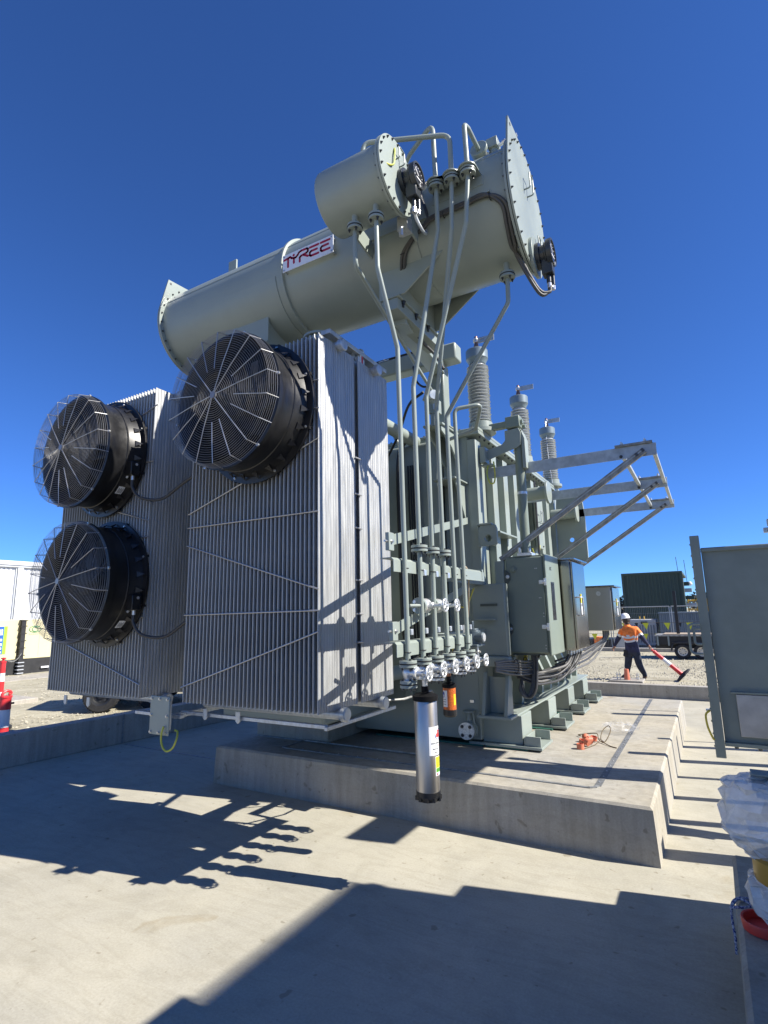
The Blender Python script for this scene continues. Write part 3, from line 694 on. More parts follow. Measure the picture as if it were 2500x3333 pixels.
mb = MB().box((-2.02, 3.82, 5.44), (-1.92, 3.92, 5.58)); mb.cyl((-1.97, 3.80, 5.44), (-1.97, 3.80, 5.36), 0.02); mb.build('drain_fitting', 'bright', sm)

# --- radiator banks
def radiator(x0, x1, nf):
    r = sub('radiator_bank', T); r['_base'] = T['_base']
    pitch = (x1-x0-0.03)/(nf-1)
    prof = []; nfl = 15; D = 0.555
    # flute profile across the depth (y) of one hollow panel
    half = [(0.004, 0.0)]
    for k in range(nfl):
        for q, t in ((0.04, 0.0), (0.22, 0.005), (0.78, 0.005), (0.96, 0.0)): half.append((t, D*(k+q)/nfl))
    half.append((0.004, D))
    sec = [(-t, yy) for t, yy in half] + [(t, yy) for t, yy in reversed(half)]
    mb = MB(); m = len(sec)
    lv = [(1.328, 0.25), (1.365, 0.3), (1.40, 1.0), (4.49, 1.0), (4.53, 0.3), (4.572, 0.25)]
    vs = []
    for z, q in lv:
        for t, yy in sec: vs.append((t*q if q < 1 and 0.001 < yy < D-0.001 else t, yy, z-1.3))
    fs = [tuple(range(m-1, -1, -1)), tuple(range((len(lv)-1)*m, len(lv)*m))]
    for k in range(len(lv)-1): fs += [(k*m+i, k*m+(i+1) % m, k*m+m+(i+1) % m, k*m+m+i) for i in range(m)]
    mb.add(vs, fs)
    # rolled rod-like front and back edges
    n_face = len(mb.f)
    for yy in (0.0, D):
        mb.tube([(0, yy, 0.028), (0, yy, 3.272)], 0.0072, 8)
    first = None
    for yb in (3.608, 4.246):
        for k in range(nf):
            P = (x0+0.015+k*pitch, yb, 1.3)
            if first is None:
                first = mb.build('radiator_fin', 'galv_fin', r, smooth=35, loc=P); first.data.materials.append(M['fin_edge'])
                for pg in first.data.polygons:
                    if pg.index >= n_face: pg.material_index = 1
            else: inst(first, r, P)
    for yb in (3.608, 4.246):
        yc = yb+0.30
        for zc in (1.285, 4.572):
            h = MB().lathe([(0, -0.02), (0.04, -0.02), (0.045, -0.01), (0.045, x1-x0+0.01), (0.058, x1-x0+0.012), (0.058, x1-x0+0.055), (0.05, x1-x0+0.062), (0, x1-x0+0.064)], (x0, yc, zc), (1,0,0), 24)
            h.build('header_pipe', 'galv', r, smooth=35)
    # edge strips and lifting tabs
    for xx in ((x0+x1)/2-0.2, x0+0.18):
        mb = MB().prism([(xx, 3.70, 1.27), (xx+0.05, 3.70, 1.27), (xx+0.05, 3.70, 1.19), (xx+0.025, 3.70, 1.17), (xx, 3.70, 1.19)], (0, 0.012, 0)); mb.build('lifting_tab', 'galv', r)
    return r
RR = radiator(-4.30, -2.715, 34)
RL = radiator(-6.535, -4.915, 34)
def rods(r, segs, lab='tie_rod'):
    for a, c in segs: MB().cyl((a[0], 3.590, a[1]), (c[0], 3.590, c[1]), 0.0075, n=8).build(lab, 'guard_spoke', r)
rods(RR, [((-4.30,1.462),(-2.715,1.966)), ((-4.30,3.09),(-3.588,3.31)), ((-2.981,3.499),(-2.715,3.589)), ((-4.30,2.121),(-2.715,2.134)), ((-4.30,2.78),(-2.715,2.305)), ((-4.30,2.955),(-2.715,2.951)), ((-3.0,3.86),(-2.715,3.86)), ((-3.1,4.12),(-2.715,4.12))])
rods(RL, [((-6.174,1.824),(-4.895,1.457)), ((-5.553,3.277),(-4.886,3.093)), ((-5.113,3.731),(-4.874,3.736)), ((-5.214,4.264),(-4.864,4.361)), ((-5.132,2.928),(-4.896,2.931)), ((-5.065,2.105),(-4.897,2.112)), ((-5.002,2.734),(-4.886,2.756))])
for z in (3.55, 3.2, 2.88, 2.4, 2.1, 1.85): MB().cyl((-2.712, 4.155, z), (-2.712, 4.255, z), 0.008, n=8).build('tie_rod', 'guard_spoke', RR)
# top channel across the two radiators, valves and pipework above
MB().beam((-2.80, 3.80, 4.69), (-2.80, 4.85, 4.69), 0.11, 0.045).build('top_channel', 'galv_arm', RR, bev=0.004)
mb = MB().cyl((-2.95, 3.92, 4.60), (-2.95, 3.92, 4.70), 0.13, n=28); mb.cyl((-2.95, 3.92, 4.70), (-2.95, 3.92, 4.725), 0.16, n=28); mb.build('top_flange', 'paint', RR, bev=0.004)
mb = MB().cyl((-2.86, 4.50, 4.63), (-2.86, 4.50, 4.78), 0.025); mb.sphere((-2.86, 4.5, 4.79), 0.045, 10, 6); mb.cyl((-2.88, 4.3, 4.64), (-2.80, 4.3, 4.66), 0.045); mb.box((-2.84, 4.30, 4.58), (-2.76, 4.42, 4.65)); mb.build('vent_fitting', 'valve', RR)
for yy in (4.33, 4.36): MB().box((-2.79, yy, 4.59), (-2.75, yy+0.018, 4.67)).build('tag_plate', 'logo_red' if yy > 4.34 else 'white', RR)
# lower pipe frame under the radiators
mb = MB().beam((-4.45, 3.75, 1.21), (-2.75, 3.75, 1.21), 0.04, 0.03); mb.beam((-2.74, 3.72, 1.20), (-2.74, 4.85, 1.20), 0.03, 0.03); mb.build('lower_rail', 'galv', RR, bev=0.003)
mb = MB().beam((-4.95, 3.62, 1.20), (-4.3, 3.62, 1.20), 0.05, 0.03); mb.beam((-4.40, 3.60, 1.20), (-4.40, 4.85, 1.20), 0.05, 0.04); mb.build('lower_rail', 'galv', RL, bev=0.003)
MB().tube(fillet([(-3.0, 4.80, 1.24), (-2.83, 5.2, 1.22), (-2.83, 5.9, 1.22), (-2.83, 6.0, 0.62), (-3.1, 6.05, 0.47), (-4.8, 6.05, 0.47)], 0.06), 0.012).build('drain_tube', 'raw_steel', T)
# blank plate with its green-yellow earth loop between the banks
bp_ = sub('junction_plate', T)
mb = MB().box((-4.565, 3.47, 1.055), (-4.30, 3.485, 1.395)); mb.build('plate', 'paint', bp_, bev=0.012)
MB().box((-4.53, 3.486, 1.09), (-4.36, 3.55, 1.36)).build('plate_box', 'galv', bp_, bev=0.004)
mb = MB(); [mb.hexbolt((x, 3.47, z), (0,-1,0), 0.011, 0.014) for x, z in ((-4.54,1.37),(-4.43,1.37),(-4.325,1.37),(-4.54,1.225),(-4.325,1.225),(-4.54,1.08),(-4.43,1.08),(-4.325,1.08),(-4.345,1.13))]
mb.build('plate_bolt', 'bolt_zinc', bp_)
MB().tube(curve([(-4.345, 3.455, 1.14), (-4.35, 3.44, 1.08), (-4.33, 3.43, 1.00), (-4.27, 3.43, 0.945), (-4.20, 3.44, 0.97), (-4.175, 3.46, 1.04), (-4.21, 3.5, 1.095), (-4.28, 3.53, 1.10)]), 0.0085, 8).build('earth_cable', 'earth', bp_)

# --- fans
def fan(cx, cz, cable):
    f_ = sub('cooling_fan', T)
    Y = 3.575
    prof = [(0.655, Y), (0.66, Y-0.012), (0.66, Y-0.03), (0.60, Y-0.035), (0.585, Y-0.09), (0.575, Y-0.16), (0.583, Y-0.165), (0.583, Y-0.178), (0.575, Y-0.183), (0.572, Y-0.25), (0.585, Y-0.32), (0.61, Y-0.365), (0.612, Y-0.40), (0.585, Y-0.402), (0.55, Y-0.35), (0.545, Y-0.10), (0.545, Y)]
    MB().lathe([(r, t) for r, t in prof], (cx, 0, cz), (0,1,0), 96).build('fan_cowl', 'black', f_, smooth=35)
    rib = None
    for k in range(24):
        a = 2*pi*k/24+0.1
        if rib is None: rib = MB().prism([(0.583*cos(.05), -0.07, -0.583*sin(.05)), (0.583*cos(.05), -0.07, 0.583*sin(.05)), (0.622, -0.006, 0)], (0.012, 0, 0)).build('cowl_rib', 'black', f_, loc=(cx, Y-0.03, cz)); rib.rotation_euler = (0, -a, 0)
        else: inst(rib, f_, (cx, Y-0.03, cz), (0, -a, 0))
    mb = MB(); m2 = MB()
    for k in range(8):
        a = 2*pi*(k+.5)/8; mb.hexbolt((cx+0.63*cos(a), Y-0.03, cz+0.63*sin(a)), (0,-1,0), 0.010, 0.012)
        m2.box((cx+0.655*cos(a)-.012, Y-0.025, cz+0.655*sin(a)-.012), (cx+0.655*cos(a)+.012, Y+0.01, cz+0.655*sin(a)+.012))
    mb.build('fan_bolt', 'bolt_zinc', f_); m2.build('flange_lug', 'black', f_, kind='stuff')
    # impeller: hub and seven twisted blades
    MB().lathe([(0, Y-0.30), (0.10, Y-0.30), (0.13, Y-0.27), (0.13, Y-0.12), (0, Y-0.12)], (cx, 0, cz), (0,1,0), 32).build('fan_hub', 'black_gloss', f_)
    blade = None
    for k in range(9):
        a1 = 2*pi*k/9
        if blade is None:
            g = []
            for i in range(6):
                r = 0.12+0.41*i/5; w = 0.24+0.22*i/5; tw = radians(32-18*i/5)
                for s_ in (-.5, -.17, .17, .5):
                    a = s_*w*cos(tw)/r*0.85+0.3*(i/5)**2; g.append((r*cos(a), s_*w*sin(tw), r*sin(a)))
            blade = MB().add(g, [(i*4+j, i*4+j+1, i*4+j+5, i*4+j+4) for i in range(5) for j in range(3)]).build('fan_blade', 'black_gloss', f_, loc=(cx, Y-0.21, cz))
            md = blade.modifiers.new('s', 'SOLIDIFY'); md.thickness = 0.006
        else: inst(blade, f_, (cx, Y-0.21, cz), (0, -a1, 0))
    # wire guard: rings on a shallow dome that turns back to the cowl, spokes on top
    ya, ye, yr = Y-0.545, Y-0.515, Y-0.40; Re = 0.585
    def gy(r): return ya+(ye-ya)*(r/Re)**2
    mb = MB(); n = 30
    for k in range(n):
        r = 0.022+(Re-0.022)*k/(n-1); mb.ring((cx, gy(r)+0.004, cz), (0,1,0), r, 0.0016, 64, 5)
    for k in range(1, 6):
        t = k/6; mb.ring((cx, ye+(yr-ye)*t, cz), (0,1,0), Re+0.02*t, 0.0016, 64, 5)
    mb.build('guard_ring', 'guard', f_, smooth=60, kind='stuff')
    for k in range(18):
        a = 2*pi*k/18+0.17; long = k % 3 != 1
        r0 = 0.0 if k % 3 == 0 else (0.0 if k % 9 == 2 else 0.24)
        pts = [(cx+r*cos(a), gy(r)-0.002, cz+r*sin(a)) for r in (r0, (r0+Re)/2, Re)]
        pts.append((cx+(Re+0.022)*cos(a), yr, cz+(Re+0.022)*sin(a)))
        MB().tube(pts, 0.0042, 6).build('guard_spoke', 'guard_spoke', f_)
    MB().cyl((cx, ya-0.008, cz), (cx, ya+0.01, cz), 0.03, n=16).build('guard_boss', 'guard', f_)
    for k in range(6):
        mb = MB()
        a = 2*pi*k/6+0.17; mb.cyl((cx+0.607*cos(a), yr-0.016, cz+0.607*sin(a)), (cx+0.607*cos(a), yr, cz+0.607*sin(a)), 0.014, n=10)
        mb.build('guard_clip', 'bolt_zinc', f_)
    if cable:
        a = radians(-22); jx, jz = cx+0.60*cos(a), cz+0.60*sin(a)
        MB().box((jx-0.05, Y-0.15, jz-0.07), (jx+0.06, Y-0.045, jz+0.08)).build('terminal_box', 'black', f_, bev=0.008)
        mb = MB().cyl((jx+0.061, Y-0.09, jz+0.05), (jx+0.066, Y-0.09, jz+0.05), 0.014, n=12); mb.cyl((jx+0.02, Y-0.10, jz-0.07), (jx+0.02, Y-0.10, jz-0.115), 0.018, n=10); mb.cyl((jx-0.03, Y-0.12, jz-0.07), (jx-0.04, Y-0.13, jz-0.09), 0.012, n=8)
        mb.build('cable_gland', 'bright', f_)
        MB().tube(curve([(jx+0.02, Y-0.10, jz-0.11), (jx+0.03, Y-0.10, jz-0.2), (jx+0.12, Y-0.06, jz-0.31), (jx+0.32, Y+0.04, jz-0.33), (jx+0.55, Y+0.10, jz-0.19), (jx+0.72, Y+0.12, jz-0.12), (jx+0.82, Y+0.13, jz-0.12)]), 0.016, 10).build('fan_cable', 'conduit_dark', f_)
        a2 = radians(-47); f = cyl_frame((cx, cz, 0), 0.5865, 0)
        fr = lambda u, v, d: Vector((cx+(0.584+d)*cos(a2+u/0.584), Y-0.15+v, cz+(0.584+d)*sin(a2+u/0.584)))
        mb = MB(); patch(mb, fr, -0.05, 0.05, 0.0, 0.075, 0.004, 4); mb.build('rating_label', 'white', f_)
        mb = MB(); 
        for q in range(5): patch(mb, fr, -0.035, 0.03-0.01*(q % 2), 0.012+q*0.011, 0.017+q*0.011, 0.0055, 3)
        mb.build('label_print', 'ink', f_)
    return f_
fan(-3.40, 3.935, False); fan(-5.63, 3.865, True); fan(-5.475, 2.475, True)
# --- pipework hanging down the right front
PX = -2.03
PY = [3.818, 4.083, 4.321, 4.568, 4.817, 5.050]
PR = 0.0205
def flange(par, c, r=0.068, name='pipe_flange', gap=True, m='paint'):
    x, y, z = c; f_ = MB().cyl((x, y, z-0.026), (x, y, z-0.004), r, n=28); f_.cyl((x, y, z+0.004), (x, y, z+0.026), r, n=28); f_.build(name, m, par, bev=0.002)
    MB().cyl((x, y, z-0.0035), (x, y, z+0.0035), r+0.003, n=28).build('gasket', 'gasket', par)
    mb = MB()
    for k in range(4):
        a = pi/4+k*pi/2; b = (x+r*.72*cos(a), y+r*.72*sin(a))
        mb.hexbolt((*b, z-0.026), (0,0,-1), 0.0095, 0.014, 0.012); mb.hexbolt((*b, z+0.026), (0,0,1), 0.0095, 0.012, 0.004)
    mb.build('flange_bolt', 'bolt', par)
runs = [
 [(PX, PY[0], 1.70), (PX, 3.785, 4.305), (-2.068, 3.545, 4.93), (-2.068, 3.535, 5.375)],
 [(PX, PY[1], 1.70), (PX, 4.06, 4.06), (-1.706, 4.0, 5.44), (-1.70, 3.985, 5.86)],
 [(PX, PY[2], 1.70), (PX, 4.32, 4.066), (-1.439, 4.0, 5.41), (-1.395, 3.985, 5.86)],
 [(PX, PY[3], 1.70), (PX, 4.54, 4.032), (-1.575, 4.0, 5.40), (-1.548, 3.985, 5.86)],
 [(PX, PY[4], 1.70), (PX, 4.77, 4.007), (-1.282, 4.58, 4.90), (-1.276, 4.58, 5.14)],
 [(PX, PY[5], 1.70), (PX, 4.985, 4.15), (-1.78, 5.10, 4.19), (-1.98, 5.45, 4.06), (-2.3, 5.45, 4.0)],
]
pipes = []
for k, rn in enumerate(runs):
    p = sub('oil_pipe', T); pipes.append(p)
    MB().tube(fillet(rn, 0.09 if k < 5 else 0.07), PR, 14).build('pipe', 'paint', p, smooth=60)
    flange(p, (PX, PY[k], 1.715))
    if k in (1, 2, 3): flange(p, (PX, PY[k]-0.01, 2.625), 0.07)
    if k == 0: flange(p, (-2.068, 3.535, 5.40), 0.066); MB().cyl((-2.068, 3.535, 5.425), (-2.068, 3.535, 5.53), 0.026).build('nozzle', 'paint', p)
    if k in (1, 2, 3): flange(p, (rn[-1][0], 3.985, 5.87), 0.07)
    if k == 4: flange(p, (-1.276, 4.58, 5.165), 0.07); MB().cyl((-1.276, 4.58, 5.19), (-1.276, 4.58, 5.32), 0.028).build('nozzle', 'paint', p)
    # pipe tag
    MB().box((PX+0.012, PY[k]+0.004, 1.93), (PX+0.034, PY[k]+0.042, 1.975)).build('clip', 'galv', p, bev=0.003)
    if k in (1, 2, 3): MB().box((PX+0.012, PY[k]+0.004, 2.40), (PX+0.034, PY[k]+0.044, 2.45)).build('clip', 'bright', p, bev=0.003)
    # gate valve with handwheel
    v = sub('gate_valve', T)
    x, y, z = PX, PY[k], 1.65
    mb = MB().lathe([(0, -0.075), (0.055, -0.075), (0.055, -0.06), (0.032, -0.055), (0.042, -0.02), (0.046, 0.0), (0.040, 0.025), (0.032, 0.036), (0, 0.037)], (x, y, z), (0,0,1), 20)
    mb.lathe([(0, 0.0), (0.036, 0.01), (0.036, 0.06), (0.048, 0.062), (0.048, 0.078), (0.028, 0.082), (0.022, 0.125), (0.012, 0.13), (0.010, 0.185), (0, 0.186)], (x, y, z), (1,0,0), 16)
    mb.build('valve_body', 'valve', v, smooth=40)
    mb = MB().ring((x+0.175, y, z), (1,0,0), 0.052, 0.0085, 28, 8)
    for q in range(5): a = 2*pi*q/5+0.3; mb.cyl((x+0.175, y, z), (x+0.175, y+0.05*cos(a), z+0.05*sin(a)), 0.008, n=8)
    mb.cyl((x+0.16, y, z), (x+0.19, y, z), 0.017, n=12)
    mb.build('handwheel', 'valve', v, smooth=50)
    if k in (0, 2, 4, 5): flange(v, (x, y, 1.565), 0.066, 'blank_flange', m='valve' if k else 'paint')
    else: MB().cyl((x, y, 1.575), (x, y, 1.60), 0.062, n=24).build('valve_flange', 'valve', v, bev=0.002)
# second short pipe from the small conservator to the gas relay
p = sub('oil_pipe', T)
MB().tube(fillet([(-2.29, 3.545, 5.375), (-2.29, 3.55, 5.04), (-2.72, 5.95, 4.86)], 0.07), PR, 12).build('pipe', 'paint', p, smooth=60)
flange(p, (-2.29, 3.545, 5.40), 0.066); MB().cyl((-2.29, 3.545, 5.425), (-2.29, 3.545, 5.53), 0.026).build('nozzle', 'paint', p)
gr = sub('gas_relay', T)
GO = (-0.13, 0.40, 0.17)
mb = MB().cyl((-2.70, 5.58, 4.67), (-2.58, 5.68, 4.60), 0.08, n=24); mb.box((-2.68, 5.62, 4.42), (-2.55, 5.75, 4.60)); mb.cyl((-2.62, 5.68, 4.25), (-2.62, 5.68, 4.42), 0.055); mb.v = [(p[0]+GO[0], p[1]+GO[1], p[2]+GO[2]) for p in mb.v]; mb.build('relay_body', 'paint_rough', gr, bev=0.008)
mb = MB().cyl((-2.60, 5.58, 4.64), (-2.555, 5.54, 4.63), 0.058, n=20); mb.cyl((-2.57, 5.60, 4.45), (-2.57, 5.60, 4.52), 0.03); mb.v = [(p[0]+GO[0], p[1]+GO[1], p[2]+GO[2]) for p in mb.v]; mb.build('relay_glass', 'galv', gr)
MB().tube(curve([(-2.85, 5.98, 4.88), (-3.1, 6.05, 4.78), (-3.4, 6.3, 4.5), (-3.75, 6.55, 4.25)]), 0.018).build('control_cable', 'cable', T)
# shelf with three lobes under the main conservator and the bent pipes that rise from it
mb = MB()
pts = []
for xc in (-1.70, -1.548, -1.395):
    for q in range(9): a = pi+pi*q/8; pts.append((xc+0.082*cos(a), 3.985+0.09*sin(a), 5.897))
pts += [(-1.313, 4.13, 5.897), (-1.782, 4.13, 5.897)]
mb.prism(pts, (0, 0, 0.014)); mb.box((-1.80, 4.10, 5.80), (-1.30, 4.125, 5.896)); mb.build('pipe_shelf', 'paint', T, bev=0.003)
for rn in ([(-1.70, 3.985, 5.91), (-1.715, 4.0, 6.56), (-2.02, 4.12, 6.47), (-2.45, 4.45, 6.36)],
           [(-1.548, 3.985, 5.91), (-1.545, 3.985, 6.335), (-2.235, 3.625, 6.30), (-2.27, 3.63, 6.05)],
           [(-1.395, 3.985, 5.91), (-1.41, 4.0, 6.385), (-1.40, 4.08, 6.40), (-1.42, 4.40, 6.455)]):
    MB().tube(fillet(rn, 0.085), 0.0225, 14).build('vent_pipe', 'paint', T, smooth=60)
# pipe-support Z brackets, U bolts and diagonal braces
def zsec(z, y0, y1):
    mb = MB(); x = PX-0.024
    prof = [(-0.12, 0.052), (-0.02, 0.052), (0, 0.032), (0, -0.060), (-0.006, -0.060), (-0.006, 0.028), (-0.022, 0.045), (-0.12, 0.045)]
    mb.prism([(x+a, y0, z+b) for a, b in prof], (0, y1-y0, 0))
    return mb.build('pipe_bracket', 'paint', T, smooth=0)
zsec(2.475, 3.67, 5.68); zsec(1.83, 3.69, 5.22)
for z, ys in ((2.475, PY), (1.83, PY)):
    for y in ys:
        mb = MB().tube([(PX+0.0235*cos(a), y+0.0235*sin(a), z-0.03) for a in [pi*0.85*(2*q/12-1) for q in range(13)]], 0.0042, 6)
        mb.build('u_bolt', 'bolt', T)
for a, b in (((PX-0.03, 3.66, 2.615), (-2.62, 6.72, 3.24)), ((PX-0.03, 3.69, 1.935), (-2.55, 6.72, 2.42))):
    A_, B_ = Vector(a), Vector(b); w = Vector((0, 0, 0.085))
    MB().prism([A_, B_, B_+w, A_+w], (-0.008, 0, 0)).build('brace', 'paint', T)
    MB().box((a[0]-0.03, a[1]-0.05, a[2]-0.04), (a[0]+0.004, a[1]+0.03, a[2]+0.10)).build('brace_clip', 'paint', T, bev=0.003)
    mb = MB().hexbolt((a[0]+0.004, a[1]-0.01, a[2]+0.03), (1,0,0), 0.013, 0.012, 0.008); mb.cyl((a[0]-0.015, a[1]-0.05, a[2]+0.03), (a[0]-0.015, a[1]-0.085, a[2]+0.03), 0.009, n=8); mb.build('brace_bolt', 'bolt_zinc', T)
MB().box((-2.44, 5.60, 2.43), (-2.05, 5.63, 2.54)).build('bracket_arm', 'paint', T); MB().box((-2.46, 5.60, 2.43), (-2.44, 6.76, 2.54)).build('bracket_arm', 'paint', T)
MB().box((-2.46, 5.19, 1.78), (-2.05, 5.215, 1.88)).build('bracket_arm', 'paint', T); MB().box((-2.48, 5.19, 1.78), (-2.46, 6.76, 1.88)).build('bracket_arm', 'paint', T)
# two mid-height valves between the pipes
for y in (4.22, 4.47):
    v = sub('sampling_valve', T); x, z = PX-0.05, 2.155
    mb = MB().cyl((x, y-0.10, z), (x, y-0.07, z), 0.068, n=28); mb.build('valve_flange', 'paint', v, bev=0.002)
    mb = MB().cyl((x, y-0.069, z), (x, y+0.04, z), 0.062, n=28); mb.cyl((x, y-0.13, z), (x, y-0.10, z), 0.016); mb.lathe([(0, 0), (0.03, 0.02), (0.03, 0.09), (0.02, 0.10), (0.012, 0.20), (0, 0.2)], (x, y+0.0, z), (1,0,0), 14)
    mb.build('valve_body', 'valve', v, bev=0.002)
    mb = MB().ring((x+0.20, y, z), (1,0,0), 0.05, 0.009, 28, 8)
    for q in range(5): a = 2*pi*q/5; mb.cyl((x+0.20, y, z), (x+0.20, y+0.05*cos(a), z+0.05*sin(a)), 0.008, n=8)
    mb.build('handwheel', 'valve', v, smooth=50)
    mb = MB(); [mb.hexbolt((x+0.048*cos(a), y-0.10, z+0.048*sin(a)), (0,-1,0), 0.011, 0.012) for a in (pi/4, 3*pi/4, 5*pi/4, 7*pi/4)]; mb.build('flange_bolt', 'bright', v)
for k in (1, 2, 3): MB().cyl((PX-0.05, PY[k]-0.12, 2.155), (PX, PY[k], 2.155), 0.014).build('pipe_stub', 'paint', T)

# --- two dehydrating breathers under pipes 2 and 4
b1 = sub('steel_breather', T); b1['label'] = 'tall polished steel breather canister with printed labels'
c = (PX+0.005, PY[1], 0)
MB().cyl((c[0], c[1], 1.50), (c[0], c[1], 1.575), 0.022).build('adapter', 'bright', b1)
mb = MB().lathe([(0, 1.52), (0.03, 1.52), (0.03, 1.475), (0.075, 1.465), (0.102, 1.45), (0.102, 1.415), (0.088, 1.41), (0, 1.41)], (c[0], c[1], 0), (0,0,1), 40); mb.build('top_cap', 'black_gloss', b1, smooth=35)
MB().lathe([(0.0, 1.412), (0.089, 1.412), (0.0915, 1.408), (0.0915, 0.745), (0, 0.745)], (c[0], c[1], 0), (0,0,1), 64).build('canister', 'canister', b1, smooth=35)
mb = MB().lathe([(0, 0.748), (0.0945, 0.748), (0.0945, 0.705), (0.082, 0.69), (0.075, 0.675), (0, 0.675)], (c[0], c[1], 0), (0,0,1), 48)
for k in range(10): a = 2*pi*k/10; mb.box((c[0]+0.088*cos(a)-0.012, c[1]+0.088*sin(a)-0.012, 0.682), (c[0]+0.088*cos(a)+0.012, c[1]+0.088*sin(a)+0.012, 0.712))
mb.build('bottom_cap', 'black', b1, smooth=35)
cf = cyl_frame((c[0], c[1], 0.0), 0.0918, radians(-14))
w0, w1 = -0.062, 0.075
mb = MB(); patch(mb, cf, w0, w1, 1.015, 1.225, 0.0012); patch(mb, cf, -0.012, 0.085, 0.865, 1.005, 0.0011); mb.build('label', 'white', b1, smooth=0)
mb = MB(); disc(mb, cf, 0.03, 1.165, 0.041, 0.0020, 32); mb.build('label_emblem', 'logo_blue', b1, smooth=0)
mb = MB()
def S2(w, *p): stroke(mb, p, w, cf, 0.0034)
S2(0.013, (0.026, 1.192), (0.026, 1.150)); S2(0.013, (0.012, 1.166), (0.012, 1.152)); S2(0.011, (0.012, 1.166), (0.026, 1.168)); S2(0.012, (0.012, 1.150), (0.026, 1.148)); S2(0.013, (0.049, 1.168), (0.049, 1.148)); S2(0.013, (0.049, 1.186), (0.049, 1.1865))
mb.build('label_lettering', 'logo_red', b1, smooth=0)
mb = MB()
for txt, sz, u, v in (('DAAY INDUS', 0.0135, -0.045, 1.098), ('Build on your', 0.0115, -0.032, 1.058), ('Reusable', 0.0085, -0.018, 1.034)): textmesh(mb, txt, sz, lambda a, b_, d, u=u, v=v: cf(u+a, v+b_, d), 0.0022, shear=0.2, bold=0.0004)
mb.build('label_text', 'ink', b1, smooth=0)
mb = MB(); textmesh(mb, 'GROUP', 0.010, lambda a, b_, d: cf(0.008+a, 1.079+b_, d), 0.0022); mb.build('label_text', 'logo_red', b1, smooth=0)
mb = MB(); patch(mb, cf, -0.008, 0.085, 0.922, 1.001, 0.0016); mb.build('label_yellow_panel', 'yellow', b1, smooth=0)
mb = MB(); patch(mb, cf, -0.006, 0.085, 0.890, 0.920, 0.0016); mb.build('label_green_panel', 'green_lab', b1, smooth=0)
mb = MB()
for k in range(8): patch(mb, cf, 0.0, 0.055-0.012*(k % 3), 0.986-k*0.008, 0.9885-k*0.008, 0.0022, 5)
for k in range(3): patch(mb, cf, 0.0, 0.06-0.012*(k % 2), 0.911-k*0.007, 0.9135-k*0.007, 0.0022, 5)
mb.build('label_text', 'ink', b1, smooth=0)
mb = MB(); disc(mb, cf, 0.008, 0.877, 0.008, 0.002, 16); mb.build('label_emblem', 'red', b1, smooth=0)
b2 = sub('orange_breather', T); b2['label'] = 'small breather with orange silica gel in a clear case'
c2 = (PX, PY[3], 0)
mb = MB().cyl((c2[0], c2[1], 1.535), (c2[0], c2[1], 1.575), 0.02); mb.build('adapter', 'copper', b2)
mb = MB().lathe([(0, 1.545), (0.022, 1.545), (0.022, 1.50), (0.05, 1.49), (0.062, 1.48), (0.062, 1.455), (0.055, 1.45), (0, 1.45)], (c2[0], c2[1], 0), (0,0,1), 32); mb.build('top_cap', 'black_gloss', b2, smooth=35)
MB().lathe([(0, 1.452), (0.056, 1.452), (0.056, 1.268), (0, 1.268)], (c2[0], c2[1], 0), (0,0,1), 40).build('gel_column', 'orange_gel', b2, smooth=35)
mb = MB().lathe([(0, 1.27), (0.059, 1.27), (0.059, 1.225), (0.048, 1.21), (0, 1.208)], (c2[0], c2[1], 0), (0,0,1), 32); mb.build('bottom_cap', 'black', b2, smooth=35)
c2f = cyl_frame((c2[0], c2[1], 0), 0.0564, radians(-90))
mb = MB(); patch(mb, c2f, -0.045, 0.004, 1.295, 1.43, 0.001); mb.build('label', 'white', b2, smooth=0)
mb = MB(); disc(mb, c2f, -0.036, 1.395, 0.026, 0.002, 24, 0.6); mb.build('label_emblem', 'logo_blue', b2, smooth=0)
mb = MB(); [patch(mb, c2f, -0.043, -0.008, z, z+0.004, 0.002, 4) for z in (1.355, 1.335, 1.315)]; mb.build('label_text', 'ink', b2, smooth=0)
mb = MB(); patch(mb, c2f, 0.062, 0.085, 1.31, 1.40, 0.001, 4); mb.build('label', 'yellow', b2, smooth=0)

# --- small cast instrument on a wire beside the pipes
ins = sub('flow_instrument', T)
mb = MB().cyl((-2.20, 5.62, 1.76), (-2.20, 5.62, 1.90), 0.085, n=24); mb.cyl((-2.20, 5.62, 1.90), (-2.20, 5.62, 1.92), 0.065, n=20); mb.cyl((-2.18, 5.60, 1.83), (-2.07, 5.60, 1.83), 0.055, n=20); mb.box((-2.29, 5.50, 1.735), (-2.11, 5.74, 1.76)); mb.cyl((-2.24, 5.6, 1.92), (-2.24, 5.6, 1.99), 0.014, n=8); mb.cyl((-2.19, 5.6, 1.92), (-2.19, 5.6, 2.0), 0.014, n=8)
mb.build('instrument_body', 'motor', ins, bev=0.005)
mb = MB().cyl((-2.069, 5.60, 1.83), (-2.062, 5.60, 1.83), 0.042, n=18); mb.cyl((-2.15, 5.62, 1.73), (-2.15, 5.62, 1.63), 0.012, n=8); mb.cyl((-2.18, 5.62, 1.68), (-2.12, 5.62, 1.68), 0.010, n=8); mb.box((-2.27, 5.52, 1.88), (-2.26, 5.55, 1.96)); mb.build('instrument_fitting', 'bright', ins)
MB().tube(curve([(-2.10, 5.18, 2.56), (-2.10, 5.28, 2.54), (-2.11, 5.36, 2.47), (-2.14, 5.42, 2.35), (-2.20, 5.53, 2.12), (-2.24, 5.59, 2.0)]), 0.009, 8).build('wire', 'timber', T)
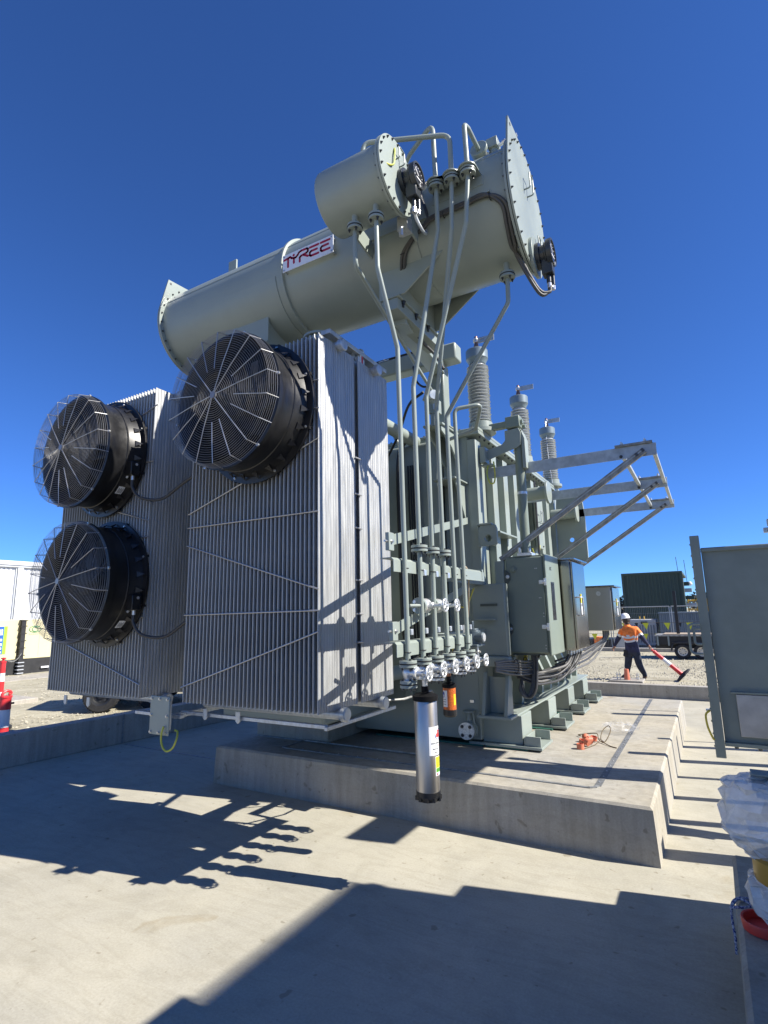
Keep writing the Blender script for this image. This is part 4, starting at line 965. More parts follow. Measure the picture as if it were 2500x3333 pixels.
for ax, zz in ((-2.35, 2.3), (-2.42, 1.6)): MB().tube(curve([(ax, 5.6, zz+0.12), (ax-0.03, 5.6, zz), (ax-0.01, 5.62, zz-0.12), (ax+0.06, 5.7, zz-0.14), (ax+0.12, 5.8, zz+0.05)]), 0.009, 8).build('earth_cable', 'yellow_cable', T)

# --- cabinets down the right side
cab = sub('control_cabinet', T); cab['label'] = 'painted green-grey control cabinet with inspection window'
MB().box((-2.225, 6.955, 1.57), (-1.735, 7.60, 2.775)).build('cabinet_body', 'paint_cab', cab, bev=0.022, seg=3)
MB().box((-1.733, 6.93, 1.545), (-1.70, 7.63, 2.80)).build('cabinet_door', 'paint_cab', cab, bev=0.014, seg=3)
MB().box((-2.21, 6.97, 2.776), (-1.75, 7.6, 2.79)).build('cabinet_top', 'paint_cab', cab, bev=0.005)
MB().box((-1.701, 7.13, 1.97), (-1.696, 7.30, 2.45)).build('window_frame', 'black', cab, bev=0.02)
MB().box((-1.697, 7.145, 1.985), (-1.693, 7.285, 2.435)).build('inspection_window', 'glass', cab, bev=0.015)
mb = MB(); textmesh(mb, 'MC', 0.06, plane_frame((-1.6995, 7.12, 2.60), (0,1,0), (0,0,1), (1,0,0)), 0.001, bold=0.002); mb.build('cabinet_text', 'ink', cab, smooth=0)
mb = MB()
for zz in (2.42, 1.87):
    mb.box((-1.80, 6.935, zz), (-1.745, 6.952, zz+0.05)); mb.cyl((-1.745, 6.925, zz+0.025), (-1.72, 6.925, zz+0.025), 0.022, n=10); mb.box((-1.735, 6.915, zz-0.02), (-1.705, 6.929, zz+0.07))
mb.build('cabinet_latch', 'bright', cab, bev=0.003)
mb = MB()
for x, z in ((-1.84,2.62),(-1.82,2.62),(-1.81,2.25),(-1.79,2.25),(-1.77,2.06),(-1.77,2.02),(-1.77,1.67),(-1.77,1.63)): mb.cyl((x, 6.955, z), (x, 6.947, z), 0.007, n=8)
mb.build('rivet', 'bolt_zinc', cab)
mb = MB().cyl((-2.12, 6.955, 2.62), (-2.12, 6.94, 2.62), 0.042, n=20); mb.cyl((-2.12, 6.94, 2.62), (-2.12, 6.915, 2.62), 0.034, n=6); mb.build('cable_plug', 'paint_cab', cab, bev=0.003)
for zz in (2.52, 1.86):
    mb = MB().prism([(-2.235, 6.93, zz-0.10), (-2.225, 6.93, zz-0.10), (-2.165, 6.93, zz-0.03), (-2.165, 6.93, zz+0.05), (-2.225, 6.93, zz+0.10), (-2.235, 6.93, zz+0.10)], (0, 0.024, 0)); mb.build('cabinet_bracket', 'paint_dark', cab, bev=0.003)
    MB().hexbolt((-2.195, 6.93, zz+0.01), (0,-1,0), 0.018, 0.018, 0.008).build('bracket_bolt', 'bright', cab)
MB().box((-2.36, 6.93, 1.50), (-2.24, 7.0, 2.74)).build('cabinet_mount', 'paint', cab, bev=0.005)
MB().box((-2.20, 6.99, 1.545), (-1.80, 7.5, 1.568)).build('gland_plate', 'paint_dark', cab)
for x in (-2.02, -1.9, -1.80):
    pass
sc2 = sub('steel_cabinet', T); sc2['label'] = 'tall stainless marshalling cabinet with handle and yellow tag'
MB().box((-2.20, 7.72, 1.56), (-1.572, 8.58, 2.765)).build('cabinet_body', 'stainless', sc2, bev=0.006)
MB().box((-1.568, 7.735, 1.575), (-1.54, 8.565, 2.745)).build('cabinet_door', 'stainless', sc2, bev=0.006)
MB().box((-2.22, 7.69, 2.768), (-1.50, 8.63, 2.792)).build('cabinet_roof', 'stainless', sc2, bev=0.003)
def cabfit(par, x, y, z):
    mb = MB().tube(fillet([(x, y, z+0.14), (x+0.05, y, z+0.14), (x+0.05, y+0.10, z+0.14), (x+0.05, y+0.11, z-0.10), (x+0.01, y+0.11, z-0.11)], 0.025), 0.011, 8); mb.build('door_handle', 'bright', par)
    MB().box((x, y+0.20, z-0.10), (x+0.006, y+0.28, z+0.06)).build('door_tag', 'white', par); MB().box((x, y+0.215, z+0.065), (x+0.007, y+0.265, z+0.19)).build('padlock_tag', 'yellow', par)
    MB().box((x, y+0.22, z+0.02), (x+0.008, y+0.26, z+0.05)).build('tag_print', 'ink', par)
cabfit(sc2, -1.538, 7.90, 2.12)
sc3 = sub('steel_cabinet', T); sc3['label'] = 'farther stainless cabinet beyond the tall one'
MB().box((-1.99, 10.22, 1.725), (-1.432, 11.06, 2.47)).build('cabinet_body', 'stainless_lit', sc3, bev=0.006)
MB().box((-1.428, 10.235, 1.735), (-1.40, 11.05, 2.46)).build('cabinet_door', 'stainless', sc3, bev=0.006)
MB().box((-2.0, 10.19, 2.473), (-1.36, 11.10, 2.497)).build('cabinet_roof', 'stainless', sc3, bev=0.003)
MB().cyl((-1.63, 10.219, 2.36), (-1.63, 10.212, 2.36), 0.04, n=24).build('cable_plug', 'bright', sc3)
cabfit(sc3, -1.398, 10.38, 2.08)
MB().box((-2.5, 10.4, 1.80), (-1.99, 10.45, 1.9)).build('cabinet_mount', 'paint', sc3); MB().box((-2.5, 7.8, 1.7), (-2.2, 7.86, 1.8)).build('cabinet_mount', 'paint', sc2)
# bundles of flexible conduit under the cabinets
def bundle(paths, r, m, name='conduit'):
    for p_ in paths: MB().tube(curve(p_, 7), r, 10).build(name, m, T, smooth=60)
rj = random.Random(21)
pl_ = []
for k in range(6):
    o = 0.031*k; j = [rj.uniform(-.01, .01) for _ in range(6)]
    pl_.append([(-2.24, 6.40+j[0], 1.50-o*.62), (-2.14, 6.66+j[1], 1.50-o+j[2]), (-2.05+j[3], 6.95, 1.475-o+j[4]), (-1.985+j[1], 7.14, 1.47-o*.9), (-1.955-0.012*k, 7.26+0.012*k, 1.50-o*.5), (-1.95-0.025*(k % 3), 7.33, 1.57)])
bundle(pl_, 0.0145, 'conduit')
for k in range(3): bundle([[(-1.93-0.03*k, 7.05+0.03*k, 1.56), (-1.93-0.03*k, 7.04+0.03*k, 1.35), (-1.95-0.03*k, 7.0+0.02*k, 1.13), (-2.03-0.02*k, 6.98, 1.04), (-2.10-0.02*k, 6.99, 1.12), (-2.12, 7.02, 1.30-0.03*k), (-2.08, 7.14, 1.42-0.04*k)]], 0.019, 'conduit' if k else 'conduit_dark')
for k in range(9):
    y = 7.78+k*0.085; x = -1.66-0.05*(k % 2); q = 0.036*(k % 5); w = 0.05*(k//5); j = [rj.uniform(-.012, .012) for _ in range(4)]
    bundle([[(x, y, 1.56), (x-0.005, y-0.01, 1.47+j[0]), (x-0.05, y-0.12, 1.385-q*.5+j[1]), (x-0.15, y-0.34, 1.33-q+j[2]), (-1.93-w, 7.32, 1.315-q+j[3]), (-2.0-w, 7.10, 1.34-q), (-2.16-w, 6.98, 1.42-q)]], 0.0165, 'conduit_dark' if k % 3 else 'conduit')
mb = MB()
for k in range(9): y = 7.78+k*0.085; x = -1.66-0.05*(k % 2); mb.cyl((x, y, 1.50), (x, y, 1.56), 0.021, n=8); mb.cyl((x, y, 1.525), (x, y, 1.54), 0.028, n=6)
for k in range(5): mb.cyl((-1.955-0.02*k, 7.33, 1.51), (-1.955-0.02*k, 7.33, 1.57), 0.018, n=8)
mb.build('cable_gland', 'bright', T, kind='stuff')
for k in range(6):
    y = 10.3+0.12*k; q = 0.045*k; j = [rj.uniform(-.02, .02) for _ in range(4)]
    bundle([[(-1.62, y, 1.73), (-1.63, y-0.05, 1.60+j[0]), (-1.70, y-0.5, 1.53-q*.6+j[1]), (-1.78, y-1.1, 1.47-q+j[2]), (-1.80, 8.75, 1.46-q+j[3]), (-1.80, 8.3, 1.44-q), (-1.9, 7.9, 1.40-q)]], 0.015, 'conduit' if k % 2 else 'conduit_dark')
mb = MB()
for y0 in (6.72, 7.12): mb.tube([(-2.09+0.05*cos(a)*.6, y0, 1.43+0.085*sin(a)) for a in [2*pi*q/12 for q in range(12)]], 0.006, 6, closed=True)
mb.build('cable_tie', 'cable', T)
MB().box((-2.16, 7.3, 1.18), (-2.12, 7.34, 1.56)).build('yellow_strip', 'yellow_cable', T)

# --- cable box and bracket at the tank corner, thick conduit down to the cabinet
jb = sub('corner_bracket', T)
mb = MB().prism([(-2.42, 6.95, 4.13), (-2.395, 6.95, 4.12), (-1.96, 6.95, 4.24), (-1.915, 6.95, 4.27), (-1.905, 6.95, 4.44), (-1.93, 6.95, 4.505), (-2.12, 6.95, 4.495), (-2.12, 6.95, 4.36), (-2.17, 6.95, 4.31), (-2.36, 6.95, 4.27), (-2.42, 6.95, 4.25)], (0, 0.014, 0))
mb.prism([(-1.905, 6.964, 3.95), (-1.905, 6.964, 4.46), (-1.895, 6.964, 4.46), (-1.86, 6.964, 4.35), (-1.86, 6.964, 3.95)], (0, 0.16, 0)); mb.box((-2.12, 6.965, 4.48), (-1.91, 7.12, 4.495))
mb.build('bracket_plate', 'paint', jb, bev=0.003)
mb = MB().box((-2.46, 6.86, 4.08), (-2.38, 7.02, 4.30)); mb.box((-2.46, 6.90, 4.04), (-2.30, 7.04, 4.06)); mb.build('bracket_foot', 'paint', jb, bev=0.004)
mb = MB(); [mb.hexbolt((-2.39, 6.94, z), (0,-1,0), 0.014, 0.016, 0.012) for z in (4.12, 4.25)]; mb.cyl((-2.40, 6.93, 4.10), (-2.40, 6.93, 4.29), 0.009, n=8); mb.build('bracket_bolt', 'bolt_zinc', jb)
MB().tube(curve([(-2.36, 6.92, 4.06), (-2.38, 6.90, 3.93), (-2.35, 6.90, 3.80), (-2.29, 6.90, 3.79), (-2.27, 6.90, 3.9), (-2.28, 6.90, 4.08)]), 0.010, 8).build('earth_cable', 'earth', jb)
mb = MB().box((-2.10, 6.93, 4.52), (-1.905, 7.13, 4.68)); mb.build('cable_box', 'paint_cab', jb, bev=0.012)
mb = MB(); mb.hexbolt((-1.905, 7.0, 4.60), (1,0,0), 0.035, 0.03); mb.hexbolt((-1.90, 7.09, 4.56), (1,0,0), 0.028, 0.03); mb.build('cable_plug', 'paint_cab', jb)
MB().beam((-2.68, 7.03, 4.60), (-2.10, 7.03, 4.60), 0.10, 0.085).build('cable_trunk', 'paint_cab', jb, bev=0.008)
MB().cyl((-2.0, 7.03, 4.48), (-2.0, 7.03, 4.52), 0.05).build('cable_collar', 'paint_cab', jb)
MB().cyl((-1.965, 7.05, 4.47), (-1.965, 7.05, 2.80), 0.062, n=28).build('riser_conduit', 'paint_cab', jb)
MB().cyl((-1.965, 7.05, 3.61), (-1.965, 7.05, 3.645), 0.067, n=28).build('conduit_clamp', 'bright', jb)
mb = MB().box((-2.06, 6.96, 2.79), (-1.87, 7.14, 2.83)); mb.cyl((-1.90, 6.97, 2.83), (-1.90, 6.97, 2.88), 0.02, n=8); mb.cyl((-2.03, 6.97, 2.83), (-2.03, 6.97, 2.90), 0.02, n=8); mb.build('conduit_gland', 'bright', jb, bev=0.004)

# --- three high-voltage bushings
def bushing(y):
    b_ = sub('bushing', T); x = -2.49
    MB().lathe([(0, 4.546), (0.21, 4.546), (0.21, 4.60), (0.17, 4.605), (0.165, 4.70), (0, 4.70)], (x, y, 0), (0,0,1), 40).build('bushing_flange', 'paint', b_, smooth=35, bev=0.003)
    prof = [(0.0, 4.69), (0.105, 4.69)]; z = 4.70; nsh = 18; dz = (5.56-4.70)/nsh
    for k in range(nsh):
        R = 0.158 if k % 2 == 0 else 0.153
        z0 = z+k*dz; prof += [(0.108, z0), (0.110, z0+dz*.22), (R-.016, z0+dz*.44), (R-.003, z0+dz*.50), (R, z0+dz*.58), (R-.003, z0+dz*.68), (R-.018, z0+dz*.76), (0.115, z0+dz*.93)]
    prof += [(0.105, 5.56), (0.10, 5.60), (0, 5.60)]
    MB().lathe(prof, (x, y, 0), (0,0,1), 48).build('porcelain', 'porcelain', b_, smooth=45)
    MB().lathe([(0, 5.595), (0.118, 5.595), (0.125, 5.61), (0.152, 5.665), (0.157, 5.67), (0.157, 5.795), (0.150, 5.806), (0.06, 5.83), (0, 5.835)], (x, y, 0), (0,0,1), 40).build('bushing_head', 'bush_head', b_, smooth=25)
    MB().lathe([(0, 5.835), (0.045, 5.84), (0.04, 5.87), (0.024, 5.93), (0.022, 6.03), (0, 6.03)], (x, y, 0), (0,0,1), 20).build('terminal_stem', 'copper', b_, smooth=40)
    mb = MB().box((x-0.035, y-0.03, 5.94), (x+0.03, y+0.03, 6.0)); mb.cyl((x-0.02, y-0.05, 5.97), (x-0.02, y+0.05, 5.97), 0.014, n=8); mb.cyl((x+0.015, y-0.05, 5.985), (x+0.015, y+0.05, 5.985), 0.014, n=8); mb.build('terminal_clamp', 'bright', b_, bev=0.004)
    mb = MB().beam((x+0.02, y, 5.965), (x+0.27, y, 5.955), 0.012, 0.085); mb.build('terminal_palm', 'galv_arm', b_)
    mb = MB(); [mb.hexbolt((x+dx, y-0.006, 5.96+dz_), (0,-1,0), 0.011, 0.012) for dx in (0.06, 0.10) for dz_ in (-0.022, 0.022)]; mb.build('palm_bolt', 'bolt_zinc', b_)
for y in (7.06, 9.12, 11.12): bushing(y)
MB().tube(curve([(-2.49, 11.10, 5.99), (-2.485, 11.0, 5.7), (-2.46, 10.95, 5.1), (-2.42, 10.95, 4.56)]), 0.004, 6).build('fine_wire', 'galv', T)
# --- galvanised outrigger arms
for i, y in enumerate((7.10, 9.15, 11.18)):
    a = sub('outrigger_arm', T)
    MB().box((-2.46, y-0.03, 3.895), (-0.325, y-0.022, 4.045)).build('arm_web', 'galv_arm', a, bev=0.002); 
    MB().box((-2.46, y-0.0215, 4.037), (-0.325, y+0.06, 4.045)).build('arm_flange', 'galv_arm', a)
    p0, p1 = Vector((-2.30, y-0.08, 2.76)), Vector((-0.45, y-0.08, 3.955))
    MB().beam(p0, p1, 0.05, 0.075).build('brace', 'raw_steel', a, bev=0.003)
    MB().beam(p0+Vector((0, -0.029, 0.012)), p1+Vector((0, -0.029, 0.012)), 0.006, 0.012).build('brace_lip', 'galv_arm', a)
    mb = MB(); [mb.hexbolt((-0.47-0.07*k, y-0.106, 3.955-0.045*k), (0,-1,0), 0.018, 0.018) for k in range(2)]; mb.hexbolt((-0.72, y-0.03, 3.93), (0,-1,0), 0.015, 0.03, 0.02)
    mb.build('arm_bolt', 'bolt', a)
    MB().box((-0.78, y-0.06, 4.046), (-0.36, y+0.09, 4.075)).build('seat_plate', 'raw_steel', a, bev=0.003)
    mb = MB(); [mb.hexbolt((xx, y+yy, 4.075), (0,0,1), 0.02, 0.02, 0.02) for xx in (-0.70, -0.44) for yy in (-0.03, 0.06)]; mb.build('seat_bolt', 'bright', a)
for xx in (-0.71, -0.36): MB().beam((xx, 7.12, 3.97), (xx, 11.2, 3.97), 0.045, 0.045).build('tie_rail', 'galv_arm', T, bev=0.003)
mb = MB().box((-2.34, 11.12, 2.70), (-2.18, 11.17, 2.80)); mb.box((-2.2, 11.1, 2.62), (-2.15, 11.16, 2.80)); mb.build('arm_lug', 'paint', T)
# --- nozzles, access hatch and plate on the right wall
for y in (8.75, 11.0):
    mb = MB().cyl((-2.50, y, 3.96), (-2.04, y, 3.96), 0.105, n=32); mb.build('nozzle', 'paint', T); MB().cyl((-2.04, y, 3.96), (-2.0, y, 3.96), 0.185, n=40).build('nozzle_cover', 'paint', T, bev=0.006)
MB().box((-2.42, 9.35, 3.15), (-2.395, 9.75, 4.20)).build('access_hatch', 'paint', T, bev=0.006)
mb = MB(); [mb.hexbolt((-2.395, y, z), (1,0,0), 0.012, 0.016) for y in (9.38, 9.72) for z in (3.2, 3.5, 3.8, 4.15)]; mb.build('hatch_bolt', 'bolt', T)
MB().tube(fillet([(-2.395, 9.45, 3.6), (-2.33, 9.45, 3.6), (-2.33, 9.45, 3.8), (-2.33, 9.6, 3.8), (-2.33, 9.6, 3.6), (-2.395, 9.6, 3.6)], 0.02), 0.008, 8).build('handle', 'galv', T)
MB().tube(curve([(-2.40, 9.0, 3.1), (-2.38, 9.1, 2.95), (-2.38, 9.3, 2.95), (-2.40, 9.5, 3.2)]), 0.010, 8).build('earth_cable', 'earth', T)
mb = MB(); [mb.cyl((-2.36, 9.25+0.04*k, 4.3), (-2.36, 9.25+0.04*k, 2.7), 0.013, n=8) for k in range(2)]; mb.build('control_cable', 'cable', T)
# --- cables on the conservator
def surf(a, x, d=0.024): a = radians(a); return (x, CY+(RT+d)*cos(a), CZ+(RT+d)*sin(a))
for o in (0.0, 1.0):
    d = 0.026; q = o*0.034
    MB().tube(curve([(-0.93, 4.74, 5.03), (-0.95+q*.3, 4.73, 4.97), (-1.02, 4.66, 4.955+q), surf(255, -1.15+q*.4, .03), surf(243, -1.135-q, d), surf(226, -1.125-q, d), surf(211, -1.12-q, d), surf(203, -1.16-q, d), surf(198-q*40, -1.23-q, d), surf(196-q*60, -1.34, d), surf(197-q*60, -1.49, d), surf(197-q*60, -1.69, d), surf(198-q*60, -1.83, d), surf(202-q*40, -1.90, d), surf(207, -2.04+q*.6, d), surf(216, -2.16+q, d), surf(227, -2.22+q, d), surf(238, -2.26+q, d), surf(249, -2.36+q, d), surf(259, -2.43+q, d), surf(272, -2.45+q, d), (-2.36, 4.9, 5.0), (-2.3, 5.15, 4.9), (-2.2, 5.15, 4.7)], 6), 0.0165, 10).build('gauge_cable', 'gauge_cable', T, smooth=60)
MB().tube(curve([(-1.80, 3.72, 5.52), (-1.80, 3.76, 5.44), (-1.79, 3.85, 5.38), (-1.82, 4.0, 5.45), surf(205, -1.88, .02)], 6), 0.013, 10).build('gauge_cable', 'galv', T)
MB().tube(curve([surf(150, -1.86, .02), surf(160, -1.90, .03), surf(172, -1.90, .02), surf(185, -1.86, .02), surf(197, -1.84, .02)], 6), 0.014, 10).build('gauge_cable', 'conduit_dark', T)
mb = MB()
for a, x in ((197, -1.69), (216, -2.16), (238, -2.25), (198, -1.25)):
    p_ = Vector(surf(a, x, 0.016)); mb.ring(p_, (1,0,0) if a < 210 else (0, sin(radians(a)), -cos(radians(a))), 0.030, 0.005, 14, 6)
mb.build('cable_tie', 'cable', T)
# ------------------------------------------------------------------ neighbouring transformer (only its near corner shows; the rest throws the big foreground shadow)
NT = thing('neighbouring_transformer', 'grey-green panel of the neighbouring transformer at the right edge, with pale gland plate', 'transformer', (2.4, 3.5, 0.45))
yb = 6.48
MB().box((0.0, yb+0.07, 0.80), (1.25, yb+0.10, 2.70)).build('end_panel', 'nb_paint', NT, bev=0.004)
MB().box((-0.09, yb, 0.655), (-0.004, yb+0.16, 2.825)).build('panel_flange', 'nb_paint', NT, bev=0.006)
MB().box((-0.003, yb+0.03, 2.655), (1.25, yb+0.12, 2.69)).build('panel_rim', 'nb_paint', NT, bev=0.004)
MB().box((-0.003, yb+0.02, 0.765), (1.25, yb+0.12, 0.80)).build('panel_rim', 'nb_paint', NT, bev=0.004)
MB().box((0.14, yb+0.035, 0.86), (1.10, yb+0.066, 1.25)).build('gland_plate', 'nb_steel', NT, bev=0.004)
MB().box((0.10, yb+0.03, 1.255), (1.20, yb+0.069, 1.275)).build('plate_shade_strip', 'nb_paint', NT, bev=0.004)  # strip standing in for the dark shadow along the plate's top
mb = MB()
for k in range(18):
    z = 0.75+k*0.117; mb.hexbolt((-0.09, yb+0.06, z), (-1,0,0), 0.009, 0.006, 0.003)
mb.build('flange_bolt', 'nb_paint', NT, kind='stuff')
mb = MB(); [mb.hexbolt((x, yb+0.05, 0.765), (0,0,-1), 0.018, 0.02) for x in (0.09, 0.28)]; mb.build('panel_bolt', 'bolt', NT)
for dx in (0.0, 0.045):
    MB().tube(fillet([(-0.09, yb-0.1+dx, 1.93-dx), (-0.195+dx, yb-0.1+dx, 1.93-dx), (-0.195+dx, yb-0.1+dx, 1.64+dx*2), (-0.09, yb-0.1+dx, 1.64+dx*2)], 0.05), 0.012, 10).build('pipe_handle', 'grey_pipe', NT)
MB().tube(curve([(-0.10, yb, 1.09), (-0.135, yb-0.02, 1.05), (-0.13, yb-0.02, 0.94), (-0.10, yb, 0.84), (-0.085, yb, 0.82)]), 0.010, 8).build('earth_cable', 'yellow_cable', NT)
MB().box((-0.13, yb+0.02, 1.08), (-0.09, yb+0.05, 1.10)).build('earth_boss', 'bright', NT)
mb = MB().box((0.66, 7.0, 2.93), (1.4, 7.03, 3.06)); mb.box((0.60, 6.98, 2.86), (0.72, 7.05, 2.91)); mb.box((0.64, 6.97, 2.93), (0.74, 7.06, 3.00)); mb.build('outrigger_arm', 'galv_arm', NT, bev=0.003)
# radiator bank and tank outside the frame
mb = MB()
for k in range(36): yy = 3.52+k*0.0443; mb.box((2.25, yy-0.008, 1.30), (2.80, yy+0.008, 4.56)); mb.box((2.86, yy-0.008, 1.30), (3.42, yy+0.008, 4.56))
mb.build('radiator_fins', 'galv_fin', NT, smooth=0, kind='stuff')
for xx in (2.5, 3.1):
    for zz in (1.30, 4.55): MB().cyl((xx, 3.45, zz), (xx, 5.15, zz), 0.05).build('header_pipe', 'galv', NT)
MB().box((2.45, 0.7, 0.53), (5.2, 3.535, 4.62)).build('tank', 'nb_paint', NT, bev=0.02)
for k in range(5): MB().box((2.33, 0.8+k*0.57, 0.9), (2.46, 1.02+k*0.57, 4.4)).build('stiffener', 'nb_paint', NT, bev=0.008)
MB().box((2.3, 0.6, 4.621), (5.3, 3.56, 4.66)).build('lid', 'nb_paint', NT)
MB().box((1.55, 4.0, 2.15), (2.2, 5.12, 3.15)).build('control_cabinet', 'nb_paint', NT, bev=0.02)  # unseen box added to step the edge of the foreground shadow
MB().box((0.95, 3.9, 0.95), (1.54, 5.22, 1.62)).build('cable_box', 'nb_paint', NT, bev=0.02)  # unseen lower box, on added legs, for the nearer shadow step
for (x, y_) in ((1.0, 4.0), (1.45, 4.6)): MB().box((x, y_, 0.4505), (x+0.08, y_+0.08, 0.95)).build('box_leg', 'nb_paint', NT)
mb = MB().beam((0.42, 3.56, 1.23), (2.45, 3.38, 1.23), 0.06, 0.06); mb.build('hanger_arm', 'nb_paint', NT)
# bracket corner with bolt above the wrapped fitting
mb = MB().box((0.092, 3.50, 1.175), (0.45, 3.515, 1.275)); mb.box((0.092, 3.42, 1.268), (0.45, 3.515, 1.279)); mb.build('bracket', 'nb_paint', NT, bev=0.003)
mb = MB().box((0.105, 3.475, 1.150), (0.40, 3.499, 1.235)); mb.build('bracket_clip', 'galv', NT, bev=0.006)
mb = MB().hexbolt((0.155, 3.475, 1.20), (0,-1,0), 0.015, 0.016, 0.01); mb.hexbolt((0.13, 3.50, 1.25), (0,-1,0), 0.009, 0.01); mb.build('bracket_bolt', 'bolt_zinc', NT)
def crumple(prof, c, sx, sy, seed, name, m, amp=0.02):
    # creased sheet: a coarse faceted skin with sharp folds
    r_ = random.Random(seed); n = 26; vs = []; K = len(prof)
    for k, (r, z) in enumerate(prof):
        for i in range(n):
            a = 2*pi*(i+0.5*(k % 2)+r_.uniform(-.28, .28))/n; rr = max(0.004, r+amp*r_.uniform(-1, .7)*min(1, r/0.06))
            vs.append((c[0]+sx*rr*cos(a), c[1]+sy*rr*sin(a), c[2]+z+r_.uniform(-.010, .010)))
    fs = []
    for k in range(K-1):
        for i in range(n):
            q = (k*n+i, k*n+(i+1) % n, (k+1)*n+(i+1) % n, (k+1)*n+i)
            fs += [(q[0], q[1], q[2]), (q[0], q[2], q[3])] if r_.random() < .5 else [(q[0], q[1], q[3]), (q[1], q[2], q[3])]
    return MB().add(vs, fs).build(name, m, NT, smooth=12)
def rs_(p, n=5): return [tuple(v)[:2] for v in curve([(a, b, 0) for a, b in p], n)]
crumple(rs_([(0.01, 0.27), (0.10, 0.262), (0.18, 0.245), (0.215, 0.20), (0.225, 0.10), (0.235, 0.03), (0.20, -0.03), (0.15, -0.085), (0.115, -0.13), (0.09, -0.165)], 2), (0.165, 3.50, 0.98), 1.0, 0.8, 4, 'plastic_wrap', 'wrap', 0.024)
crumple(rs_([(0.125, 0.06), (0.15, 0.05), (0.165, 0.02), (0.16, -0.06), (0.12, -0.13), (0.06, -0.17), (0.01, -0.175)], 2), (0.175, 3.50, 0.735), 1.0, 0.85, 9, 'plastic_wrap', 'wrap', 0.018)
MB().lathe([(0, 0.62), (0.10, 0.62), (0.125, 0.75), (0.14, 0.79), (0.14, 0.88), (0.10, 0.90), (0, 0.90)], (0.19, 3.49, 0), (0,0,1), 36).build('wrapped_fitting', 'amber', NT, smooth=40)
MB().lathe([(0, 0.9), (0.07, 0.9), (0.07, 1.18), (0, 1.18)], (0.22, 3.52, 0), (0,0,1), 36).build('wrapped_fitting', 'porcelain', NT, smooth=40)
# red cap and rope on the plinth by the wrapped fitting
rc = MB().lathe([(0, 0.012), (0.093, 0.012), (0.097, 0.05), (0.105, 0.052), (0.108, 0.045), (0.102, 0.003), (0.095, 0), (0, 0)], (0.075, 3.70, 0.4515), (0,0,1), 48).build('red_cap', 'red_cap', smooth=40)
tag(rc, 'round red plastic cap lying open on the plinth at the right edge', 'cap')
mb = MB()
mb.tube(curve([(0.10, 3.98, 0.462), (0.03, 4.0, 0.463), (-0.03, 3.98, 0.466), (-0.068, 3.95, 0.44), (-0.075, 3.93, 0.36), (-0.07, 3.90, 0.30), (-0.073, 3.88, 0.22)]), 0.007, 8)
mb.tube(curve([(0.10, 3.97, 0.475), (0.045, 3.93, 0.47), (0.0, 3.88, 0.467), (-0.045, 3.86, 0.466), (-0.07, 3.88, 0.45), (-0.07, 3.92, 0.44), (-0.03, 3.965, 0.468), (0.03, 3.94, 0.463)]), 0.007, 8)
o = mb.build('rope', 'rope_blue', smooth=60); tag(o, 'blue and white rope looped over the plinth edge beside the red cap', 'rope')
# unseen posts added beyond the frame edge, sized to cast the gap shadows
for (x, y, h, w) in ((0.98, 7.66, 2.2, 0.11), (1.10, 8.55, 2.1, 0.08), (1.22, 9.40, 1.9, 0.15), (1.40, 10.35, 3.05, 0.13), (1.38, 10.75, 3.0, 0.035), (1.0, 6.02, 1.45, 0.2)):
    mb = MB().box((x-w/2, y-w/2, 0.012), (x+w/2, y+w/2, h)); mb.box((x-w, y-w, 0), (x+w, y+w, 0.012)); mb.build('shadow_post', 'nb_paint', NT, smooth=0, bev=0.004)
MB().box((1.16, 6.47, 4.0), (1.66, 7.55, 6.4)).build('cable_box', 'nb_paint', NT, bev=0.02)  # unseen block added out of frame to shade the main plinth top
MB().box((1.58, 5.74, 4.0), (1.66, 6.469, 4.40)).build('notch_shadow_block', 'nb_paint', NT, bev=0.01)  # unseen block shaped to cast the notched shadow on the slab
MB().box((1.50, 6.93, 0.0), (1.62, 7.05, 4.0)).build('shadow_post', 'nb_paint', NT)  # unseen post added under the shading block

# ------------------------------------------------------------------ small things on the plinth
caps = [(-1.505, 7.17, 0, 0.043, 0.06), (-1.43, 7.33, 75, 0.044, 0.05), (-1.53, 7.40, 20, 0.042, 0.045), (-1.43, 7.49, 95, 0.044, 0.05), (-1.51, 7.55, 60, 0.042, 0.05), (-1.44, 7.66, 15, 0.042, 0.045)]
lab = ['orange plastic cap standing upright at the near end of the string', 'orange cap tipped over second nearest on the string', 'orange cap on the left side of the string cluster', 'orange cap lying on its side among the string', 'orange cap tilted near the far end of the string', 'smallest orange cap at the far end of the string']
for (x, y, t, r, h), l in zip(caps, lab):
    o = MB().lathe([(0, 0), (r, 0), (r*1.0, h), (r*.86, h), (r*.86, 0.01), (0, 0.01)], (0, 0, 0), (0,0,1), 24).build('orange_cap', 'orange_cap', smooth=40)
    o.location = (x, y, 0.452 + (r*abs(sin(radians(t))) if t else 0)); o.rotation_euler = (radians(t)*0.9, 0, radians(t*3+20))
    tag(o, l, 'cap', 'orange caps on a string')
mb = MB().tube(curve([(-1.62, 7.80, 0.47), (-1.66, 7.86, 0.47), (-1.50, 7.86, 0.50), (-1.40, 7.72, 0.53), (-1.36, 7.58, 0.49), (-1.30, 7.62, 0.46), (-1.25, 7.8, 0.56), (-1.29, 7.92, 0.60), (-1.35, 7.82, 0.55), (-1.34, 7.62, 0.48), (-1.22, 7.45, 0.458), (-1.13, 7.38, 0.456)]), 0.006, 6)
mb.tube(curve([(-1.36, 7.6, 0.47), (-1.38, 7.45, 0.458), (-1.42, 7.3, 0.458), (-1.46, 7.18, 0.458)]), 0.005, 6)
tag(mb.build('string', 'string', smooth=60), 'tangled brown string tying the orange caps together', 'string')
r_ = random.Random(11); vs = []; n = 22
